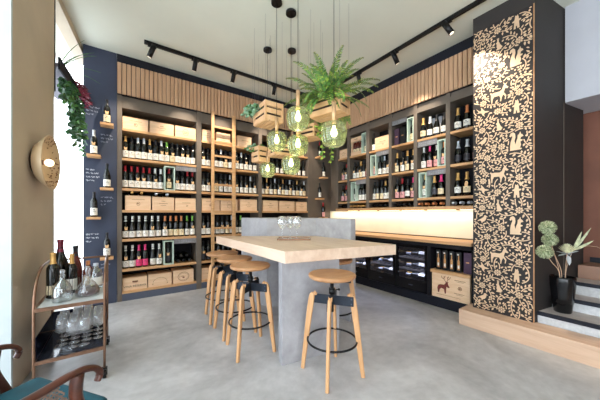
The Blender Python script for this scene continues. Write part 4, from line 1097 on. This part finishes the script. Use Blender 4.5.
for i in range(60):
    az = R.uniform(0, 2*PI); d = Vector((math.cos(az), math.sin(az), R.uniform(.2, 1.3))); g.leaf((R.uniform(-.03, .03), R.uniform(-.05, .05), R.uniform(0, .05)), d, Vector((0, 0, 1)), R.uniform(.06, .12), .03)
plant('green_plant', 'bright green tuft between spiky plant and crimson plant', 'plant', g, [M['leaf_fern']], edge_at(3.90, 2.737))
def rr(R):
    return ((R.uniform(-.03, .03), R.uniform(-.20, .20), .0), (1, R.uniform(-.3, .3), .3))
plant('crimson_plant', 'crimson and purple trailing plant on the window planter', 'plant', trailing(random.Random(12), 22, .10, .28, rr, .048, .030, .09), [M['leaf_red'], M['leaf_red']], edge_at(4.16, 2.77, .02))
def rv(R):
    return ((R.uniform(-.05, .02), R.uniform(-.60, .16), .0), (.5, R.uniform(-.3, .3), .1))
plant('ivy', 'dark green ivy hanging in long strands below the window planter', 'plant', trailing(random.Random(21), 17, .22, .74, rv, .06, .055, .07, lift=.0), [M['leaf_ivy'], M['leaf']], (xleft(4.08)-.05, 4.08, 2.62))

# ------------------------------------------------------------------ wall lamp on the pier
yc, zc = 2.96, 1.67
nx = Vector((.994, -.105, 0)).normalized()
c0 = Vector((xleft(yc), yc, zc))
t = thing('wall_lamp', 'round perforated dish lamp on the beige pier', 'wall lamp', tuple(c0))
o = tuple(c0)
MB().lathe([(.0005, .002), (.10, .002), (.10, .02), (.0005, .02)], 32, c0, 0, nx).build('wall_plate', M['black'], t, o)
MB().lathe([(.0005, .02), (.135, .022), (.150, .03), (.226, .106), (.220, .108), (.146, .036), (.0005, .027)], 48, c0, 0, nx).build('shade', M['sconce'], t, o)
up = Vector((0, 0, 1)); sd = nx.cross(up).normalized()
pf = MB(); R = random.Random(2)
for k in range(210):
    a = R.uniform(0, 2*PI); f = R.uniform(.12, .93)
    if math.sin(a*4)*.25+f > 1.0 or (f < .3 and R.random() < .5): continue
    rr_ = .140+(.218-.140)*f if f > .25 else .06+.3*f
    ax = .039+(.104-.039)*f if f > .25 else .030
    p = c0+(up*math.cos(a)+sd*math.sin(a))*(rr_-.0022)+nx*(ax)
    inw = (nx*.69-(up*math.cos(a)+sd*math.sin(a))*.72).normalized() if f > .25 else nx
    tg = inw.cross(Vector((R.uniform(-1, 1), R.uniform(-1, 1), R.uniform(-1, 1)))).normalized()
    pf.leaf(p+inw*.003, tg, inw, R.uniform(.012, .022), R.uniform(.007, .012), 0, .0)
pf.build('leaf_pattern', M['brown_print'], t, o)
MB().cyl(c0+nx*.027, c0+nx*.06, .020, n=16).build('socket', M['brass'], t, o)
MB().sphere(c0+nx*.092, .030, 16).build('bulb', M['bulb_small'], t, o)
light('POINT', 'wall_lamp_glow', tuple(c0+nx*.16), .4, (1, .80, .55), shadow_soft_size=.04)

# ------------------------------------------------------------------ bar cart
X0, X1, Y0, Y1 = -.47, -.088, 2.46, 3.06
t = thing('bar_cart', 'brass two tier bar cart on casters beside the pier', 'bar cart', ((X0+X1)/2, (Y0+Y1)/2, 0))
o = tuple(t.location)
for x in (X0, X1):
    pts = [(x, Y0+.0, .075), (x, Y0, .20), (x, Y0, .45), (x, Y0+.005, .62)]
    for k in range(1, 9):
        a = PI/2*k/8; pts.append((x, Y0+.30-.295*math.cos(a), .62+.235*math.sin(a)))
    pts += [(x, Y0+.42, .857), (x, Y1-.02, .855), (x, Y1, .84)]
    MB().tube(pts, .0085, 10, up=(1, 0, 0)).build('side_hoop', M['brass'], t, o)
    MB().tube([(x, Y1, .075), (x, Y1, .45), (x, Y1, .848)], .0085, 10, up=(1, 0, 0)).build('leg', M['brass'], t, o)
MB().tube([(X0, Y1, .845), ((X0+X1)/2, Y1, .845), (X1, Y1, .845)], .0085, 10).build('handle', M['brass'], t, o)
for z, m, nm in ((.595, 'marble', 'upper_tray'), (.235, 'navy_glass', 'lower_tray')):
    tr_ = MB().box(X0+.006, X1-.006, Y0+.006, Y1-.006, z-.006, z).build(nm, M[m], t, o)
    f = MB()
    f.box(X0, X1, Y0-.007, Y0+.006, z-.016, z+.008).box(X0, X1, Y1-.006, Y1+.007, z-.016, z+.008).box(X0-.007, X0+.006, Y0, Y1, z-.016, z+.008).box(X1-.006, X1+.007, Y0, Y1, z-.016, z+.008)
    f.build('tray_rail', M['brass'], t, o)
MB().box(X0+.007, X1-.007, Y1-.012, Y1-.008, .244, .40).box(X0+.004, X0+.008, Y0+.02, Y1-.012, .244, .40).build('gallery_panel', M['navy_glass'], t, o)
for x in (X0, X1):
    for y in (Y0, Y1):
        c_ = MB().cyl((x-.011, y, .031), (x+.011, y, .031), .0305, n=20).cyl((x-.016, y, .031), (x+.016, y, .031), .010, n=12).box(x-.018, x-.013, y-.012, y+.012, .025, .078).box(x+.013, x+.018, y-.012, y+.012, .025, .078).box(x-.018, x+.018, y-.014, y+.014, .072, .080)
        c_.build('caster', M['black'], t, o)

# bottles and decanters on the cart
ZT = .5956
def cart_bottle(x, y, prof, m, label, cap=None, capm=None, lab=None, name='liquor_bottle', fill=None, rot=0.):
    b_ = MB().lathe(prof, 24).build(name, M[m])
    b_.location = (x, y, ZT); b_.rotation_euler = (0, 0, rot)
    if cap: MB().lathe(cap, 18).build('stopper' if 'decanter' in name else 'foil_capsule', M[capm], b_)
    if lab:
        r_, z0, z1, lm = lab
        MB().lathe([(r_, z0), (r_, z1)], 14, (0, 0, 0), 0, None, -PI/2-1.0, -PI/2+1.3).build('paper_label', M[lm], b_)
    if fill: MB().lathe(fill, 22).build('wine_inside', M['wine'], b_)
    tag(b_, label, 'bottle' if 'bottle' in name else 'decanter', 'bottles and decanters on the bar cart')
    return b_
def sc_prof(p, s, q=None): return [(r_*s, z*(q or s)) for r_, z in p]
P = PROF
cart_bottle(-.400, 2.93, sc_prof(P[bu]['p'], 1.32), 'glass_dark', 'tall magnum with burgundy foil at the back of the bar cart', sc_prof(P[bu]['cap'], 1.32), 'foil_burgundy', (.0405*1.32+.001, .04, .13, 'paper_black'))
cart_bottle(-.418, 2.75, sc_prof(P[bd]['p'], 1.06), 'glass_dark', 'dark bottle with gold foil beside the clear decanter', sc_prof(P[bd]['cap'], 1.06), 'foil_gold', (.0372*1.06+.001, .03, .10, 'paper_cream'))
cart_bottle(-.318, 2.83, sc_prof(P[bd]['p'], .97), 'glass_dark', 'dark bottle with white label behind the two decanters', sc_prof(P[bd]['cap'], .97), 'foil_gold', (.0372*.97+.001, .03, .12, 'paper_white'))
cart_bottle(-.311, 2.995, sc_prof(P[bu]['p'], 1.12), 'glass_rose', 'amber bottle with black foil at the back of the bar cart', sc_prof(P[bu]['cap'], 1.12), 'foil_black', (.0405*1.12+.001, .04, .10, 'paper_white'))
dec = [(0, 0), (.052, 0), (.058, .006), (.060, .05), (.056, .10), (.040, .135), (.018, .155), (.015, .185), (.020, .195)]
cart_bottle(-.345, 2.60, dec, 'clear_tint', 'clear etched glass decanter at the near end of the bar cart', [(.0, .238), (.012, .235), (.018, .222), (.012, .206), (.013, .19), (.0, .19)], 'clear', None, 'glass_decanter')
dec2 = [(0, 0), (.070, 0), (.080, .008), (.078, .045), (.050, .095), (.022, .125), (.017, .150), (.024, .160)]
cart_bottle(-.205, 2.69, dec2, 'clear', 'squat decanter half full of dark red wine on the cart', [(.0, .235), (.014, .228), (.022, .205), (.014, .178), (.012, .155), (.0, .155)], 'clear', None, 'glass_decanter', [(0, .004), (.067, .004), (.0765, .010), (.0755, .044), (.0605, .070), (0, .070)])
cart_bottle(-.165, 2.90, [(0, 0), (.045, 0), (.048, .006), (.048, .13), (.040, .155), (.020, .175), (.018, .205), (0, .206)], 'clear_tint', 'frosted clear bottle at the shelving side of the cart', [(.0185, .19), (.0185, .215), (0, .216)], 'foil_silver', (.0488, .03, .10, 'paper_white'))
cart_bottle(-.225, 2.985, [(0, 0), (.036, 0), (.038, .006), (.038, .15), (.020, .18), (.014, .20), (.014, .225), (0, .226)], 'amber_glass', 'short red brown bottle at the back of the cart', [(.0155, .19), (.0155, .231), (0, .232)], 'foil_copper', (.0388, .03, .10, 'paper_cream'))
# wine glasses on the lower tray
sg = make_glass(.205, .036); n = 0
for j, y in enumerate((2.60, 2.69, 2.78, 2.87, 2.96)):
    for i, x in enumerate((-.37, -.292, -.218, -.146)):
        if (i, j) in ((0, 0), (3, 0), (3, 4), (0, 4)): continue
        g_ = sg if n == 0 else copy_tree(sg)
        g_.location = (x+rnd.uniform(-.003, .003)+.006*(j % 2), y+rnd.uniform(-.003, .003), .2356); n += 1
        tag(g_, f"wine glass on the lower cart tray, {ORD[j]} row from the armchair, {ORD[i]} from pier", 'wine glass', 'wine glasses on the bar cart')

# ------------------------------------------------------------------ armchair
t = thing('armchair', 'dark wooden armchair with cane sides and teal seat in the corner of view', 'armchair', (-.381, 1.316, 0), math.radians(37))
def sw(mb, pts, w, h, up=(0, 0, 1)): return mb.sweep(pts, w, h, up, 0, True, True, 10)
def smooth_path(pts, n=6):
    P_ = [Vector(p) for p in pts]; out = []
    for i in range(len(P_)-1):
        a, b_, c_, d_ = P_[max(i-1, 0)], P_[i], P_[i+1], P_[min(i+2, len(P_)-1)]
        for k in range(n):
            s = k/n
            out.append(.5*((2*b_)+(c_-a)*s+(2*a-5*b_+4*c_-d_)*s*s+(3*b_-a-3*c_+d_)*s**3))
    out.append(P_[-1]); return out
for s in (1, -1):
    y = s*.25
    arm = smooth_path([(-.30, y*.98, .695), (-.15, y, .680), (.02, y, .682), (.13, y, .690), (.19, y, .675), (.215, y, .645), (.205, y, .617)])
    k = len(arm)
    MB().sweep([tuple(p) for p in arm], [.013+.006*math.sin(PI*i/(k-1)) for i in range(k)], [.011]*k, (0, 0, 1), 0, True, True, 12).build('arm', M['chair_wood'], t)
    post = smooth_path([(.205, y, .0), (.215, y, .20), (.215, y, .38), (.17, y, .50), (.135, y, .60), (.14, y, .682)])
    MB().sweep([tuple(p) for p in post], .019, .022, (0, 1, 0), 0, True, True, 10).build('leg', M['chair_wood'], t)
    rear = smooth_path([(-.30, y*.95, .0), (-.27, y*.97, .25), (-.27, y, .42), (-.30, y*.98, .70), (-.36, y*.95, .92)])
    MB().sweep([tuple(p) for p in rear], .017, .02, (0, 1, 0), 0, True, True, 10).build('leg', M['chair_wood'], t)
    # woven cane: two crossing sets of strands plus uprights
    cn = MB()
    def top(u): return .640+.03*(1-u)
    for q in range(-26, 58):
        for sg_ in (1, -1):
            pts = []
            for j in range(25):
                zz = .43+.24*j/24; xx = -.27+.0155*q+sg_*(zz-.43)*.9
                lim = .175-max(0, (zz-.46))*.42
                if -.262 < xx < lim: pts.append((xx, y+.0015*sg_, zz))
            if len(pts) > 2: cn.sweep([pts[0], pts[-1]], .0023, .0007, (0, 1, 0))
    for q in range(16):
        zz = .435+.0153*q; cn.sweep([(-.262, y+.003, zz), (.175-max(0, (zz-.46))*.42, y+.003, zz)], .0019, .0007, (0, 1, 0))
    cn.build('cane_panel', M['cane'], t)
    MB().bar((-.27, y, .418), (.21, y, .418), .016, .022).build('side_rail', M['chair_wood'], t)
MB().bar((.212, -.235, .41), (.212, .235, .41), .016, .026).build('front_rail', M['chair_wood'], t)
MB().bar((-.27, -.235, .41), (-.27, .235, .41), .016, .026).build('back_rail', M['chair_wood'], t)
MB().bar((-.355, -.235, .90), (-.355, .235, .90), .016, .03).build('top_rail', M['chair_wood'], t)
cn = MB()
for q in range(-30, 66):
    for sg_ in (1, -1):
        a = None; pts = []
        for j in range(30):
            zz = .42+.46*j/29; yy = -.25+.016*q+sg_*(zz-.42)*.8
            if abs(yy) < .218: pts.append((-.272-.085*max(0, (zz-.42)/.46)+.001*sg_, yy, zz))
        if len(pts) > 2: cn.sweep([pts[0], pts[-1]], .0023, .0007, (1, 0, 0))
cn.build('backrest_cane', M['cane'], t)
cu = MB().box(-.255, .275, -.226, .226, .437, .512)
cu.build('seat_cushion', M['teal'], t, (0, 0, 0), .026, 4)

# ------------------------------------------------------------------ vase with dried flowers on the stairs
vx, vy, vz = 3.60, .595, .2755
t = thing('floor_vase', 'glossy black vase standing on the lowest stone stair', 'vase', (vx, vy, vz))
MB().lathe([(0, 0), (.060, 0), (.066, .006), (.080, .12), (.094, .26), (.097, .335), (.094, .352), (.087, .352), (.089, .33), (.086, .24), (.08, .10), (0, .05)], 36).build('vase_body', M['black_gloss'], t)
def rw(u, w, z): # offsets along the view right / depth
    return (u*.818+w*.575, -u*.575+w*.818, z)
def flower(name, label, u0, pts, head):
    o = thing(name, label, 'dried flower', (vx, vy, vz+.06), 0, 'dried flowers in the black vase')
    P_ = smooth_path([rw(u0, 0, 0)]+[rw(*q) for q in pts], 5)
    MB().tube([tuple(p) for p in P_], .0032, 6, up=(.3, 1, .1)).build('flower_stem', M['dry_stem'], o)
    head(o, P_[-1], (P_[-1]-P_[-3]).normalized())
def ball(r_):
    def f(o, p, d):
        mb = MB().sphere(p, r_*.42, 12); R = random.Random(int(p.z*1e4))
        for i in range(230):
            zz = 1-2*(i+.5)/230; a = i*2.39996; q = Vector((math.sqrt(1-zz*zz)*math.cos(a), math.sqrt(1-zz*zz)*math.sin(a), zz))
            q = (q+Vector((R.uniform(-.12, .12), R.uniform(-.12, .12), R.uniform(-.12, .12)))).normalized()
            mb.leaf(p+q*r_*.40, q, q.orthogonal(), r_*R.uniform(.62, .80), r_*.17, 0 if i % 3 else 1, .1)
            mb.leaf(p+q*r_*1.02, q.orthogonal()+q*.3, q, r_*.16, r_*.14, 1, .1)
        mb.build('flower_head', [M['allium'], M['pale_leaf']], o)
    return f
flower('allium_flower', 'round sage green dried flower head, topmost of three', -.02, [(-.05, -.02, .32), (-.16, -.06, .58), (-.25, -.105, .78)], ball(.062))
flower('allium_flower', 'round sage green dried flower head, middle of three', -.03, [(-.03, -.02, .32), (-.14, -.06, .52), (-.228, -.105, .665)], ball(.058))
flower('allium_flower', 'round sage green dried flower head, lowest and outermost of three', -.035, [(-.06, -.03, .32), (-.18, -.07, .45), (-.278, -.105, .55)], ball(.062))
def protea(o, p, d):
    mb = MB(); R = random.Random(3)
    for i in range(90):
        a = i*2.39996; f = i/90; q = Vector((math.cos(a)*(.15+.75*f), math.sin(a)*(.15+.75*f), 1.3-.5*f)).normalized()
        mb.leaf(p+Vector((q.x*.026, q.y*.026, -.02+.012*(1-f))), q, Vector((-q.x, -q.y, .6)), .075+.014*(1-f), .020, 0, .15)
    mb.build('flower_head', M['petal'], o)
    lf = MB()
    for i in range(7):
        a = 2*PI*i/7; q = Vector((math.cos(a), math.sin(a), R.uniform(-.15, .5)))
        lf.leaf(p+Vector((0, 0, -.03)), q, Vector((0, 0, 1)), R.uniform(.08, .12), .035, 0, .2)
    lf.leaf(p+Vector((0, 0, -.035)), Vector(rw(.2, 0, -1)), Vector(rw(0, -1, 0)), .11, .05, 0, .15)
    lf.build('leaves', M['grey_leaf'], o)
flower('protea_flower', 'cream dried protea with silvery leaves, above the vase middle', .02, [(.025, .0, .30), (.035, .0, .44), (.045, .0, .54)], protea)
def blades(o, p, d):
    mb = MB()
    for a, z, L in ((.62, .78, .30), (.42, .9, .22), (.85, .42, .24)):
        q = Vector(rw(a, 0, z)); mb.leaf(p, q, Vector(rw(-.3, -1, .3)), L, .026, 0, .2)
    mb.build('leaves', M['pale_leaf'], o)
    MB().tube([tuple(p)]+[tuple(p+Vector(rw(.08*k, 0, .05*k-.012*k*k))) for k in range(1, 5)], .0022, 5).build('side_twig', M['dry_stem'], o)
flower('leaf_spray', 'pale pointed dried leaf spray leaning away from the pillar', .04, [(.05, .02, .30), (.08, .02, .44), (.12, .02, .54)], blades)

# ------------------------------------------------------------------ lights of the room
light('AREA', 'counter_led', (XB-.10, 2.85, 1.298), 9., (1, .92, .76), shape='RECTANGLE', size=.05, size_y=3.0)

w = bpy.data.worlds.new('World'); bpy.context.scene.world = w; w.use_nodes = True
bg = w.node_tree.nodes['Background']
bg.inputs['Color'].default_value = (.90, .95, 1., 1); bg.inputs['Strength'].default_value = 6.5

# ------------------------------------------------------------------ camera
cd = bpy.data.cameras.new('Camera'); cam = bpy.data.objects.new('Camera', cd); COL.objects.link(cam)
cam.location = (0, 0, 1.25); cam.rotation_euler = (PI/2, 0, math.radians(-35.1))
cd.sensor_width = 36; cd.lens = 258/600*36; cd.shift_y = 13.5/600; cd.clip_start = .05; cd.clip_end = 60
sc_ = bpy.context.scene; sc_.camera = cam
vs = sc_.view_settings
vs.view_transform = 'Standard'; vs.look = 'None'; vs.gamma = 1; vs.use_curve_mapping = False; vs.exposure = -.12
sc_.cycles.max_bounces = 10; sc_.cycles.transparent_max_bounces = 24
